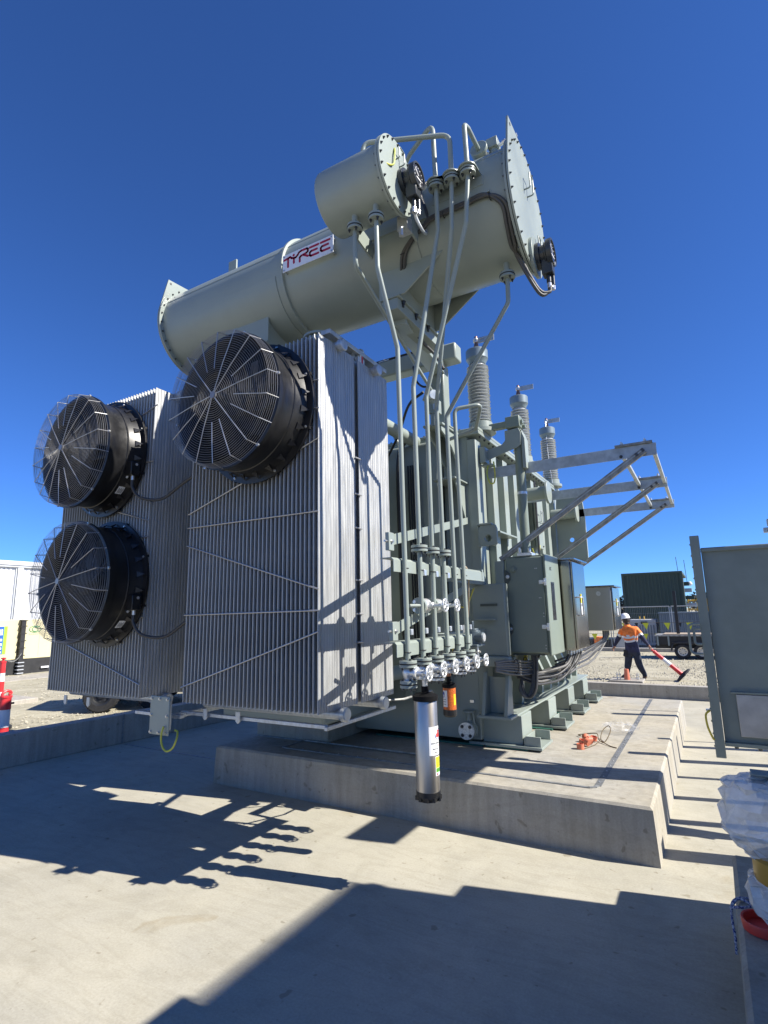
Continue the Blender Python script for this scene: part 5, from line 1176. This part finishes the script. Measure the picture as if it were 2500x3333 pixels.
for j in range(9):
    for i in range(n):
        a = 2*pi*i/n; r = 0.16*sin(pi*(j+.3)/9.2)*(1+.35*r_.uniform(-1, 1)); vs.append((r*1.3*cos(a), r*sin(a), 0.006+max(0, 0.12*(j/8)*(1+.3*r_.uniform(-1, 1)))))
o = MB().add(vs, [(j*n+i, j*n+(i+1) % n, (j+1)*n+(i+1) % n, (j+1)*n+i) for j in range(8) for i in range(n)]).build('plastic_bag', 'bag', smooth=0)
o.location = (-1.19, 8.30, 0.455); tag(o, 'crumpled clear plastic bag lying beside the joint strip', 'bag')

# ------------------------------------------------------------------ right background
# concrete footing with anchor bolts and an orange sleeve, beyond the far kerb
ft = thing('footing', 'low concrete footing with anchor bolts and an orange sleeve beyond the far kerb', 'footing', (-2.05, 16.1, 0.2))
MB().box((-2.45, 15.75, 0.2), (-1.64, 16.45, 0.262)).build('pad', 'kerb', ft, bev=0.01)
MB().lathe([(0, 0.262), (0.075, 0.262), (0.055, 0.53), (0, 0.53)], (-2.03, 15.98, 0), (0,0,1), 24).build('orange_sleeve', 'orange_cap', ft)
for x in (-2.27, -2.20, -1.80, -1.76): 
    mb = MB().cyl((x, 16.0, 0.262), (x, 16.0, 0.43), 0.014, n=8); mb.cyl((x, 16.0, 0.29), (x, 16.0, 0.31), 0.03, n=6); mb.cyl((x, 16.0, 0.37), (x, 16.0, 0.39), 0.03, n=6); mb.build('anchor_bolt', 'bright', ft)
MB().tube(curve([(-2.22, 16, 0.43), (-2.2, 16, 0.52), (-2.1, 16, 0.57), (-2.05, 16, 0.53)]), 0.006, 6).build('tie_wire', 'raw_steel', ft)

# person dragging a bollard, seen from behind, walking left
PN = thing('person', 'person in white hard hat and orange hi-vis shirt walking left while dragging a bollard', 'person', (-1.92, 16.55, 0.2))
def skin_body(verts, edges, rad, root):
    me = bpy.data.meshes.new('body'); me.from_pydata(verts, edges, []); ob = bpy.data.objects.new('body', me); sc.collection.objects.link(ob)
    md = ob.modifiers.new('skin', 'SKIN'); md.use_smooth_shade = True
    for i, r in enumerate(rad):
        sv = me.skin_vertices[0].data[i]; sv.radius = (r, r) if not isinstance(r, tuple) else r; sv.use_root = (i == root)
    s_ = ob.modifiers.new('sub', 'SUBSURF'); s_.levels = 3; s_.render_levels = 3
    dg = bpy.context.evaluated_depsgraph_get(); m2 = bpy.data.meshes.new_from_object(ob.evaluated_get(dg)); bpy.data.objects.remove(ob); return m2
V_ = {}; E_ = []; R_ = []; VL = []
def jn(k, p, r): V_[k] = len(VL); VL.append(p); R_.append(r)
yp = 16.55
jn('pel', (-1.89, yp, 1.00), (.175, .14)); jn('belly', (-1.895, yp, 1.14), (.185, .15)); jn('chest', (-1.915, yp+.01, 1.40), (.215, .155)); jn('neckb', (-1.965, yp+.02, 1.58), (.11, .09)); jn('neck', (-1.99, yp+.03, 1.68), .068); jn('head', (-2.005, yp+.05, 1.78), .092); jn('top', (-2.0, yp+.05, 1.88), .075)
jn('shL', (-2.10, yp+.02, 1.545), .092); jn('elL', (-2.235, yp+.10, 1.29), .07); jn('wrL', (-2.36, yp+.16, 1.08), .036); jn('hdL', (-2.39, yp+.17, 1.01), .038)
jn('shR', (-1.74, yp, 1.525), .092); jn('elR', (-1.61, yp-.06, 1.30), .07); jn('wrR', (-1.50, yp-.03, 1.12), .036); jn('hdR', (-1.470, yp+.005, 1.075), .036)
jn('hpL', (-1.985, yp+.02, 0.92), .118); jn('knL', (-2.06, yp+.06, 0.55), .092); jn('anL', (-2.13, yp+.10, 0.29), .066); jn('ftL', (-2.26, yp+.10, 0.235), .04)
jn('hpR', (-1.815, yp, 0.92), .118); jn('knR', (-1.76, yp-.02, 0.57), .092); jn('anR', (-1.63, yp-.02, 0.30), .066); jn('ftR', (-1.70, yp-.06, 0.235), .042)
for a, b_ in (('pel','belly'),('belly','chest'),('chest','neckb'),('neckb','neck'),('neck','head'),('head','top'),('chest','shL'),('shL','elL'),('elL','wrL'),('wrL','hdL'),('chest','shR'),('shR','elR'),('elR','wrR'),('wrR','hdR'),('pel','hpL'),('hpL','knL'),('knL','anL'),('anL','ftL'),('pel','hpR'),('hpR','knR'),('knR','anR'),('anR','ftR')): E_.append((V_[a], V_[b_]))
me = skin_body(VL, E_, R_, 0)
for m_ in ('navy_tr', 'navy', 'hivis', 'tape', 'skin', 'boot'): me.materials.append(M[m_])
def tseg(p, a, b):
    a, b = Vector(VL[V_[a]]), Vector(VL[V_[b]]); d = b-a; t = (p-a).dot(d)/d.length_squared; return t, (p-(a+d*max(0, min(1, t)))).length
for pg in me.polygons:
    c_ = Vector(pg.center); x, z = c_.x, c_.z; mi = 0
    arm = None
    for A1, B1, C1, D1 in (('shL','elL','wrL','hdL'), ('shR','elR','wrR','hdR')):
        t1, d1 = tseg(c_, A1, B1); t2, d2 = tseg(c_, B1, C1); t3, d3 = tseg(c_, C1, D1)
        if min(d1, d2, d3) < 0.115 and (x < -2.13 or x > -1.72):
            if d3 <= d2 and t3 > 0.15: arm = 4
            elif d2 < d1: arm = 1
            else: arm = 2 if t1 < 0.55 else (3 if t1 < 0.75 else 1)
    if arm is not None and z > 0.98: mi = arm
    elif z > 1.655: mi = 4
    elif z > 1.36: mi = 2
    elif z > 1.30: mi = 3
    elif z > 1.245: mi = 2
    elif z > 1.20: mi = 3
    elif z > 0.93: mi = 1
    elif z > 0.30: mi = 0
    else: mi = 5
    pg.material_index = mi
me.transform(Matrix.Translation(-Vector(PN['_base']))); body = bpy.data.objects.new('body', me); sc.collection.objects.link(body); body.parent = PN
me.shade_smooth()
for k, (hx, hz, sx) in enumerate(((-2.39, 1.01, -1), (-1.470, 1.075, 1))):      # fingers
    hy = yp+.17 if sx < 0 else yp+.005
    for q in range(4):
        if sx < 0: pts = [(hx-0.005, hy-0.03+0.02*q, hz), (hx-0.02, hy-0.03+0.02*q, hz-0.045), (hx-0.012, hy-0.03+0.02*q, hz-0.08+0.006*abs(q-1.5))]
        else: pts = [(hx-0.01, hy-0.035+0.0*q, hz+0.025-0.02*q), (hx+0.012, hy-0.055, hz+0.005-0.02*q), (hx+0.045, hy-0.035, hz-0.012-0.02*q)]
        MB().tube(pts, [0.010, 0.0095, 0.008], 8).build('finger', 'skin', PN, smooth=60)
    MB().tube([(hx+0.01*sx, hy-0.035, hz+0.02), (hx+0.035*sx, hy-0.045, hz-0.01), (hx+0.04*sx, hy-0.035, hz-0.04)], [0.012, 0.011, 0.009], 8).build('thumb', 'skin', PN, smooth=60)
mb = MB().lathe([(0.128, -0.005), (0.130, 0.0), (0.118, 0.01), (0.115, 0.05), (0.095, 0.10), (0.05, 0.135), (0, 0.142)], (-2.005, yp+.05, 1.825), (-0.12, 0, 1), 32); mb.box((-2.17, yp-.03, 1.835), (-2.10, yp+.12, 1.845)); mb.build('hard_hat', 'helmet', PN, smooth=40)
mb = MB().sphere((-1.985, yp+.04, 1.775), 0.105, 16, 10, (0.95, 0.95, 1.15)); mb.sphere((-1.97, yp+0.0, 1.68), 0.065, 12, 8, (1, .8, 1.2)); mb.build('hair', 'hair', PN, smooth=60)
mb = MB()                                                   # face turned away to the left
mb.sphere((-2.098, yp+.06, 1.775), 0.018, 8, 6, (1.1, .8, 1)); mb.build('nose', 'skin', PN)
for dy in (-.045, .10): 
    MB().sphere((-2.0, yp+dy, 1.775), 0.024, 8, 6, (.6, .4, 1)).build('ear', 'skin', PN)
for dy in (.03, .09): MB().sphere((-2.085, yp+dy, 1.795), 0.010, 8, 6).build('eye', 'ink', PN)
MB().box((-2.098, yp+.04, 1.728), (-2.09, yp+.085, 1.734)).build('mouth', 'red', PN)
mb = MB()
for q in range(5): mb.tube([(-2.10+0.012*q, yp-0.10, 0.93), (-2.115+0.016*q, yp-0.11, 0.86), (-2.12+0.018*q, yp-0.11, 0.80+0.01*abs(q-2))], 0.014, 6)
mb.box((-2.11, yp-0.13, 0.92), (-2.03, yp-0.09, 0.99)); mb.build('hanging_glove', 'flag_k', PN, bev=0.01)
# bollard dragged at a slant
def bollard(base, axis, L, label, bands, baser=0.235, group=None):
    d = Vector(axis).normalized(); b0 = Vector(base)
    t = thing('bollard', label, 'bollard', tuple(b0), group)
    MB().lathe([(0, -0.03), (baser, -0.03), (baser, 0.0), (baser*.8, 0.03), (0.07, 0.05), (0, 0.05)], b0, d, 10).build('bollard_base', 'rubber', t)
    z = 0.04
    for f_, m_ in bands:
        MB().lathe([(0, z), (0.058-0.014*z/L, z), (0.058-0.014*(z+f_*L)/L, z+f_*L), (0, z+f_*L)], b0, d, 24).build('bollard_band', m_, t, smooth=40); z += f_*L+0.0005
    mb = MB().lathe([(0, z), (0.05, z), (0.05, z+0.02), (0.02, z+0.03), (0.02, z+0.06), (0.04, z+0.07), (0.04, z+0.085), (0, z+0.09)], b0, d, 20); mb.build('bollard_top', 'boll_red', t, smooth=40)
    return t
bollard((-0.750, 16.53, 0.362), (-0.70, 0, 0.66), 0.86, 'red and white bollard dragged at a slant by the person', [(0.38, 'boll_red'), (0.25, 'boll_white'), (0.30, 'boll_red')])
# trailer with a black post
TR = thing('trailer', 'black box trailer with cream spoked wheels and a bleached timber deck', 'trailer', (-0.6, 24.0, 0.2))
MB().box((-1.85, 23.65, 0.70), (2.5, 25.2, 1.02)).build('trailer_tray', 'trail_black', TR, bev=0.01)
mb = MB().box((-1.89, 23.61, 1.02), (2.5, 25.24, 1.065)); mb.build('tray_rail', 'raw_steel', TR, bev=0.006)
MB().box((-1.6, 23.7, 1.066), (2.4, 25.1, 1.10)).build('timber_deck', 'timber', TR)
for x in (-1.82, -1.45, 0.5, 1.4): MB().box((x, 23.60, 0.68), (x+0.06, 23.645, 1.02)).build('tray_post', 'grey_pipe', TR)
MB().box((-1.9, 23.9, 0.56), (2.5, 24.9, 0.70)).build('chassis', 'trail_black', TR)
MB().tube(fillet([(-1.36, 23.55, 0.50), (-1.30, 23.55, 0.72), (-1.15, 23.55, 0.80), (0.10, 23.55, 0.80), (0.25, 23.55, 0.70), (0.30, 23.55, 0.5)], 0.08), 0.03, 8).build('mudguard', 'trail_black', TR)
MB().box((-1.30, 23.5, 0.76), (0.22, 23.75, 0.80)).build('mudguard_top', 'trail_black', TR)
def wheel(par, c, ax, R, w, rimm):
    t = sub('wheel', par); c = Vector(c); d = Vector(ax).normalized()
    MB().lathe([(R*.60, -w/2), (R*.92, -w/2), (R, -w*.36), (R, w*.36), (R*.92, w/2), (R*.60, w/2), (R*.58, 0), (R*.60, -w/2)], c, d, 40).build('tyre', 'rubber', t, smooth=35)
    a = d.orthogonal().normalized(); b = d.cross(a)
    MB().lathe([(0, w*.32), (R*.2, w*.34), (R*.24, w*.22), (R*.44, w*.22), (R*.5, w*.40), (R*.61, w*.46), (R*.61, w*.40), (R*.5, w*.30)], c, d, 40).build('rim', rimm, t, smooth=40)
    mb = MB()
    for k in range(8): q = 2*pi*k/8; p = c+(a*cos(q)+b*sin(q))*R*.37; mb.cyl(p+d*w*.21, p+d*w*.235, R*.055, n=10)
    mb.build('rim_hole', 'ink', t)
    mb = MB(); 
    for k in range(36): q = 2*pi*k/36; p = c+(a*cos(q)+b*sin(q))*R; mb.beam(p-d*w*.4, p+d*w*.4, 0.02, 0.012, (a*cos(q)+b*sin(q)))
    mb.build('tread', 'rubber', t)
wheel(TR, (-0.985, 23.62, 0.475), (0,-1,0), 0.275, 0.19, 'rim_cream'); wheel(TR, (-0.36, 23.62, 0.475), (0,-1,0), 0.275, 0.19, 'rim_cream')
o = MB().box((-1.14, 24.0, 1.101), (-1.03, 24.11, 2.72)).build('black_post', 'trail_black', smooth=0, bev=0.004); tag(o, 'black square post standing upright on the trailer deck', 'post')
# kerb line, fence panels, bunting, containers
st(MB().box((-14, 26.9, 0.1), (8, 27.2, 0.36)).build('distant_kerb', 'kerb', bev=0.02))
def fence_panel(x0, x1, label):
    t = thing('fence_panel', label, 'fence', ((x0+x1)/2, 27.6, 0.2), 'temporary fence panels')
    y = 27.6; H = 2.14
    for a, b_ in (((x0, y, 0.28), (x0, y, H)), ((x1, y, 0.28), (x1, y, H)), ((x0, y, H), (x1, y, H)), ((x0, y, 0.32), (x1, y, 0.32))): MB().cyl(a, b_, 0.022, n=8).build('frame_tube', 'fence', t)
    mb = MB(); n = int((x1-x0)/0.075)
    for k in range(1, n): x = x0+(x1-x0)*k/n; mb.cyl((x, y, 0.32), (x, y, H), 0.0035, n=4, caps=False)
    for z in (0.7, 1.1, 1.5, 1.85): mb.cyl((x0, y, z), (x1, y, z), 0.004, n=4, caps=False)
    mb.build('mesh_wire', 'fence', t, kind='stuff')
    for x in (x0, x1): MB().box((x-0.12, y-0.3, 0.2), (x+0.12, y+0.3, 0.28)).build('fence_foot', 'kerb', t)
fence_panel(-7.2, -4.0, 'mesh fence panel partly hidden behind the cabinets'); fence_panel(-3.9, -1.50, 'mesh fence panel behind the person'); fence_panel(-1.42, 1.9, 'mesh fence panel behind the trailer')
bt = thing('bunting', 'string of yellow and black warning flags along the fence', 'bunting', (-2, 27.3, 1.4))
MB().tube(curve([(-6.5, 27.3, 1.52), (-5, 27.3, 1.42), (-3.5, 27.3, 1.44), (-1.5, 27.3, 1.44), (0.6, 27.3, 1.46)]), 0.006, 6).build('flag_line', 'string', bt)
for k in range(14):
    x = -5.9+k*0.43+0.03*sin(k*3); z = 1.43; yl = k % 2 == 0; s_ = 1.0 if yl else 0.62
    MB().prism([(x-0.13*s_, 27.29, z), (x+0.13*s_, 27.27, z), (x+0.03, 27.24, z-0.30*s_)], (0, 0.004, 0)).build('flag', 'flag_y' if yl else 'flag_k', bt)
bt2 = thing('bunting', 'lower string of yellow warning flags near the ground', 'bunting', (-3, 26.6, 0.9))
MB().tube([(-6.0, 26.6, 1.0), (-1.0, 26.6, 0.98)], 0.006, 6).build('flag_line', 'string', bt2)
for k in range(8):
    x = -5.6+k*0.52; MB().prism([(x-0.13, 26.59, 0.99), (x+0.13, 26.57, 0.99), (x+0.02, 26.54, 0.72)], (0, 0.004, 0)).build('flag', 'flag_y', bt2)
def corr_wall(p0, p1, z0, z1, pitch, depth, nrm):
    p0, p1, nv = Vector(p0), Vector(p1), Vector(nrm); L = (p1-p0).length; d = (p1-p0)/L; n = int(L/pitch); pts = []
    for k in range(n):
        for f_, o_ in ((0, 0), (.38, 0), (.5, depth), (.88, depth)): pts.append(p0+d*((k+f_)*pitch)+nv*o_)
    pts.append(p1)
    m = len(pts); return MB().add([(p.x, p.y, z0) for p in pts]+[(p.x, p.y, z1) for p in pts], [(i, i+1, m+i+1, m+i) for i in range(m-1)])
gc = thing('green_container', 'tall dark green corrugated container behind the fence', 'container', (-2.6, 35.5, 0.2))
corr_wall((-4.02, 34.0, 0), (-1.14, 34.0, 0), 0.35, 3.92, 0.18, -0.03, (0, -1, 0)).build('corrugated_wall', 'cont_green', gc, smooth=0)
MB().box((-4.0, 34.06, 0.3), (-1.16, 40.0, 3.90)).build('container_body', 'cont_green', gc)
for x in (-4.10, -1.14): MB().box((x, 33.95, 0.2), (x+0.12, 34.05, 4.02)).build('corner_post', 'cont_green', gc)
MB().box((-4.10, 33.93, 3.92), (-1.02, 34.07, 4.04)).build('top_rail', 'cont_green', gc); MB().box((-4.1, 34.08, 3.905), (-1.02, 40.0, 4.03)).build('roof', 'cont_green', gc)
for x, z, t_ in ((-1.22, 4.85, 4.04), (-0.84, 4.65, 3.4)): MB().cyl((x, 34.4, t_), (x-0.04, 34.4, z), 0.014, n=6).build('antenna', 'trail_black', gc)
for k, (z, w, m_) in enumerate(((3.45, .25, 'cont_green'), (3.1, .35, 'trim_grey'), (2.7, .42, 'cont_green'), (2.3, .5, 'trim_grey'))): MB().box((-1.01, 34.3+k*.1, z-0.2), (-1.01+w, 34.9, z)).build('side_fitting', m_, gc)
MB().sphere((-0.72, 34.5, 3.35), 0.12, 10, 8).build('lamp', 'white', gc)
bc = thing('blue_container', 'low blue-grey corrugated container behind the trailer', 'container', (0.5, 31, 0.2))
corr_wall((-2.10, 30.0, 0), (3.0, 30.0, 0), 0.3, 1.80, 0.15, -0.03, (0, -1, 0)).build('corrugated_wall', 'cont_blue', bc, smooth=0)
MB().box((-2.08, 30.05, 0.25), (3.0, 32.0, 1.80)).build('container_body', 'cont_blue', bc); MB().box((-2.14, 29.95, 1.80), (3.0, 32.0, 1.86)).build('top_rail', 'cont_blue', bc)
gcab = thing('generator', 'grey slatted generator enclosure between fence and green container', 'generator', (-2.8, 31.5, 0.2))
MB().box((-3.55, 30.6, 0.25), (-2.3, 31.9, 1.52)).build('enclosure', 'trim_grey', gcab, bev=0.02)
for k in range(9): MB().box((-3.45+k*0.125, 30.57, 0.4), (-3.40+k*0.125, 30.599, 1.25)).build('slat', 'cont_blue', gcab)
MB().box((-3.0, 30.56, 1.30), (-2.7, 30.599, 1.42)).build('vent', 'trail_black', gcab)
for x in (-3.05, -2.85): MB().cyl((x, 30.9, 1.52), (x, 30.9, 1.68), 0.03, n=8).build('exhaust', 'scaff', gcab)
bw = thing('orange_bin', 'dark cluttered crates under the far cabinet', 'crate', (-4.6, 29.5, 0.2))
for k, m_ in enumerate(('trail_black', 'hivis', 'trail_black', 'trim_grey')): MB().box((-5.6+k*0.5, 29.4, 0.2), (-5.15+k*0.5, 30.0, 0.62+0.1*(k % 2))).build('crate', m_, bw, bev=0.02)
bw['label'] = 'row of dark and orange crates low behind the fence'; bw.name = 'crate_row'
scf = thing('scaffold', 'yellow tubular steel frame beside the green container', 'frame', (0.2, 36, 0.2))
for x in (-0.95, -0.5, 0.0, 0.6): MB().cyl((x, 36, 0.2), (x, 36, 2.55), 0.04, n=8).build('scaffold_tube', 'scaff', scf)
for z in (2.45, 2.2, 1.95): MB().cyl((-1.0, 36, z), (1.2, 36, z+0.03), 0.04, n=8).build('scaffold_tube', 'scaff', scf)
for k in range(3): MB().cyl((-0.95+0.5*k, 36, 1.9), (-0.5+0.5*k, 36, 2.5), 0.03, n=8).build('scaffold_tube', 'timber', scf)
rk = MB(); r_ = random.Random(5)
def scrub(x, y, z, w, h, n, label):
    t = thing('scrub_tree', label, 'tree', (x, y, 0.2))
    MB().tube([(x, y, 0.2), (x+.1, y, z*.6), (x, y, z)], [0.12, 0.09, 0.04], 8).build('trunk', 'timber', t)
    mb = MB()
    for _ in range(n):
        a = r_.uniform(0, 6.28); q = sqrt(r_.random()); px, py, pz = x+w*q*cos(a), y+w*q*sin(a), z+h*r_.uniform(-1, 1)*sqrt(max(0, 1-q*q)); s_ = r_.uniform(.05, .12)
        n_ = Vector((r_.uniform(-1, 1), r_.uniform(-1, 1), r_.uniform(-.3, 1))).normalized(); u = n_.orthogonal().normalized()*s_; v = n_.cross(u)*.6; p = Vector((px, py, pz))
        mb.add([p-u, p+v, p+u, p-v], [(0,1,2,3)])
    mb.build('crown', 'leaf', t, smooth=0)
scrub(-5.0, 40, 2.2, 0.9, 0.75, 900, 'dark brown scrub left of the green container'); scrub(-0.2, 44, 2.4, 1.2, 0.8, 900, 'dark scrub far behind the yellow steel frame'); scrub(-8.5, 60, 2.2, 3.0, 1.0, 1500, 'far dark scrub clump on the horizon')

# ------------------------------------------------------------------ left background
wb = thing('white_building', 'long white corrugated building with grey gutter at the left edge', 'building', (-30, 13, 0.2))
def wallx(x, y0, y1, z0, z1): return corr_wall((x, y0, 0), (x, y1, 0), z0, z1, 0.19, -0.03, (1, 0, 0))
wallx(-27.0, 5.0, 13.05, 0.3, 4.5).build('wall_cladding', 'white_wall', wb, smooth=0); wallx(-27.0, 13.36, 22.0, 0.3, 4.5).build('wall_cladding', 'white_wall', wb, smooth=0)
MB().box((-27.10, 13.10, 0.2), (-26.92, 13.32, 4.52)).build('column', 'white_wall', wb); MB().box((-27.06, 13.02, 0.2), (-26.95, 13.07, 4.5)).build('downpipe', 'trim_grey', wb)
MB().box((-27.12, 4.9, 4.50), (-26.90, 22.1, 4.60)).build('gutter', 'trim_grey', wb); MB().box((-27.3, 4.9, 4.60), (-26.86, 22.1, 4.78)).build('fascia', 'white_wall', wb)
MB().box((-36, 4.9, 0.2), (-27.11, 22.1, 4.6)).build('building_body', 'white_wall', wb)
st(MB().box((-20.6, 4, 0.1), (-18.95, 20, 0.27)).build('container_footing', 'kerb', bev=0.02)); st(MB().box((-14.6, 3.0, 0.1), (-13.55, 7.3, 0.36)).build('low_kerb', 'kerb', bev=0.02))
def container(y0, y1, label, sign):
    t = thing('cream_container', label, 'container', (-22, (y0+y1)/2, 0.2))
    MB().box((-23.4, y0, 0.78), (-21.0, y1, 2.15)).build('container_body', 'cream', t, bev=0.02)
    MB().box((-23.4, y0+0.02, 0.2), (-21.02, y1-0.02, 0.775)).build('container_base', 'cont_black', t)
    n = int((y1-y0)/0.55)
    for k in range(1, n): MB().box((-21.0, y0+k*0.55, 0.86), (-20.992, y0+k*0.55+0.012, 2.05)).build('panel_joint', 'cream', t)
    return t
c1 = container(6.6, 10.44, 'cream container with blue and green banner at the left edge', True)
MB().box((-20.995, 8.9, 1.0), (-20.985, 9.955, 1.92)).build('banner', 'banner_blue', c1); MB().box((-20.995, 9.955, 1.0), (-20.984, 10.06, 1.92)).build('banner_edge', 'banner_green', c1)
mb = MB(); f = plane_frame((-20.983, 9.94, 1.03), (0,0,1), (0,-1,0), (1,0,0))
for (u, v, w, h) in ((0.0, .02, .06, .12), (0.12, .02, .07, .14), (0.24, 0.02, .09, .12), (0.40, .02, .08, .14), (0.60, .02, .20, .035), (0.6, 0.075, .2, .03)): mb.add([f(u, v, 0), f(u+w, v, 0), f(u+w, v+h, 0), f(u, v+h, 0)], [(0,1,2,3)])
mb.build('banner_print', 'white', c1, smooth=0)
c2_ = container(10.60, 14.2, 'cream container with a green oval emblem beside the black post', False)
mb = MB(); f = plane_frame((-20.99, 10.98, 1.80), (0,1,0), (0,0,1), (1,0,0))
stroke(mb, [(0.20*cos(a), 0.11*sin(a)) for a in [2*pi*k/24 for k in range(25)]], 0.018, f, 0.002); stroke(mb, [(0.1*cos(a), 0.08*sin(a)) for a in [2*pi*k/16 for k in range(17)]], 0.02, f, 0.002); mb.build('emblem', 'logo_green', c2_, smooth=0)
mb = MB(); f = plane_frame((-20.99, 10.78, 1.62), (0,1,0), (0,0,1), (1,0,0)); [mb.add([f(0.07*k, 0, .001), f(0.07*k+.045, 0, .001), f(0.07*k+.045, .025, .001), f(0.07*k, .025, .001)], [(0,1,2,3)]) for k in range(5)]; mb.build('emblem_print', 'timber', c2_, smooth=0)
MB().box((-20.98, 11.28, 0.42), (-20.95, 11.55, 0.48)).build('base_label', 'white', c2_)
bp2 = thing('rack_post', 'black slotted post with rungs between the two cream containers', 'post', (-20.9, 10.52, 0.2))
MB().box((-20.97, 10.45, 0.2), (-20.85, 10.59, 2.12)).build('post', 'cont_black', bp2)
for z in (0.3, 0.42, 0.54, 0.66, 0.9, 1.15, 1.4, 1.65, 1.9, 2.1): MB().box((-20.99, 10.42, z), (-20.83, 10.63, z+0.03)).build('rung', 'trim_grey' if z < .7 else 'cont_black', bp2)
t = bollard((-10.9, 5.21, 0.29), (0, 0, 1), 1.10, 'tall red and white bollard with a chain at the left edge', [(0.30, 'boll_red'), (0.20, 'boll_white'), (0.16, 'boll_red'), (0.13, 'boll_white'), (0.16, 'boll_red')])
t2 = thing('barrier_post', 'short stout red post with white bands and a hooked top, before the tall bollard', 'bollard', (-9.85, 4.80, 0.26))
for z0, z1, m_ in ((0.262, 0.45, 'boll_red'), (0.4505, 0.72, 'boll_white'), (0.7205, 0.90, 'boll_red')): MB().cyl((-9.85, 4.80, z0), (-9.85, 4.80, z1), 0.085, 0.08, n=24).build('post_band', m_, t2)
mb = MB().cyl((-9.85, 4.80, 0.9), (-9.85, 4.80, 0.925), 0.09, n=24); mb.tube(curve([(-9.85, 4.74, 0.925), (-9.85, 4.75, 0.97), (-9.85, 4.80, 1.0), (-9.85, 4.86, 0.985), (-9.85, 4.87, 0.955), (-9.85, 4.84, 0.945)]), 0.022, 8); mb.build('hook_top', 'boll_red', t2)
MB().cyl((-9.85, 4.87, 0.80), (-9.85, 4.93, 0.80), 0.015, n=8).build('side_pin', 'cont_black', t2)
ch = MB()
for k in range(26):
    u = k/25; p = Vector((-10.9, 5.21, 1.45)).lerp(Vector((-20.8, 10.5, 1.0)), u); p.z -= 0.25*sin(pi*u)*0.6
    if k < 25: ch.ring(p, (0,0,1) if k % 2 else (0.5,0.86,0), 0.022, 0.005, 10, 5)
tag(ch.build('chain', 'raw_steel', smooth=60), 'thin chain hanging from the tall bollard', 'chain')
# two-axle trailer parked behind the left radiators; only its tyres and shadow show
vt = thing('box_trailer', 'white box trailer parked behind the radiators with only its tyres showing', 'trailer', (-10.5, 7.0, 0.26))
dv_ = Vector((0.72, 0.69, 0)); nv_ = Vector((0.69, -0.72, 0)); c0 = Vector((-10.75, 7.2, 0))
def obx(u0, u1, w0, w1, z0, z1, name, m_):
    pts = [c0+dv_*u+nv_*w for u, w in ((u0, w0), (u1, w0), (u1, w1), (u0, w1))]
    MB().prism([(p.x, p.y, z0) for p in pts], (0, 0, z1-z0)).build(name, m_, vt, bev=0.01)
obx(-0.65, 2.3, -1.5, 0.02, 0.72, 1.42, 'trailer_box', 'truck'); obx(-0.6, 2.6, -1.3, -0.2, 0.58, 0.715, 'chassis', 'trail_black')
for u in (-0.12, 0.88):
    p = c0+dv_*u+nv_*0.12; wheel(vt, (p.x, p.y, 0.60), nv_, 0.335, 0.22, 'rim_steel' if u > 0 else 'trail_black')  # first rim coloured black in place of the shade on it
    p = c0+dv_*u-nv_*1.55; wheel(vt, (p.x, p.y, 0.60), -nv_, 0.335, 0.22, 'rim_steel')
for o in sc.objects:
    if '_base' in o: del o['_base']
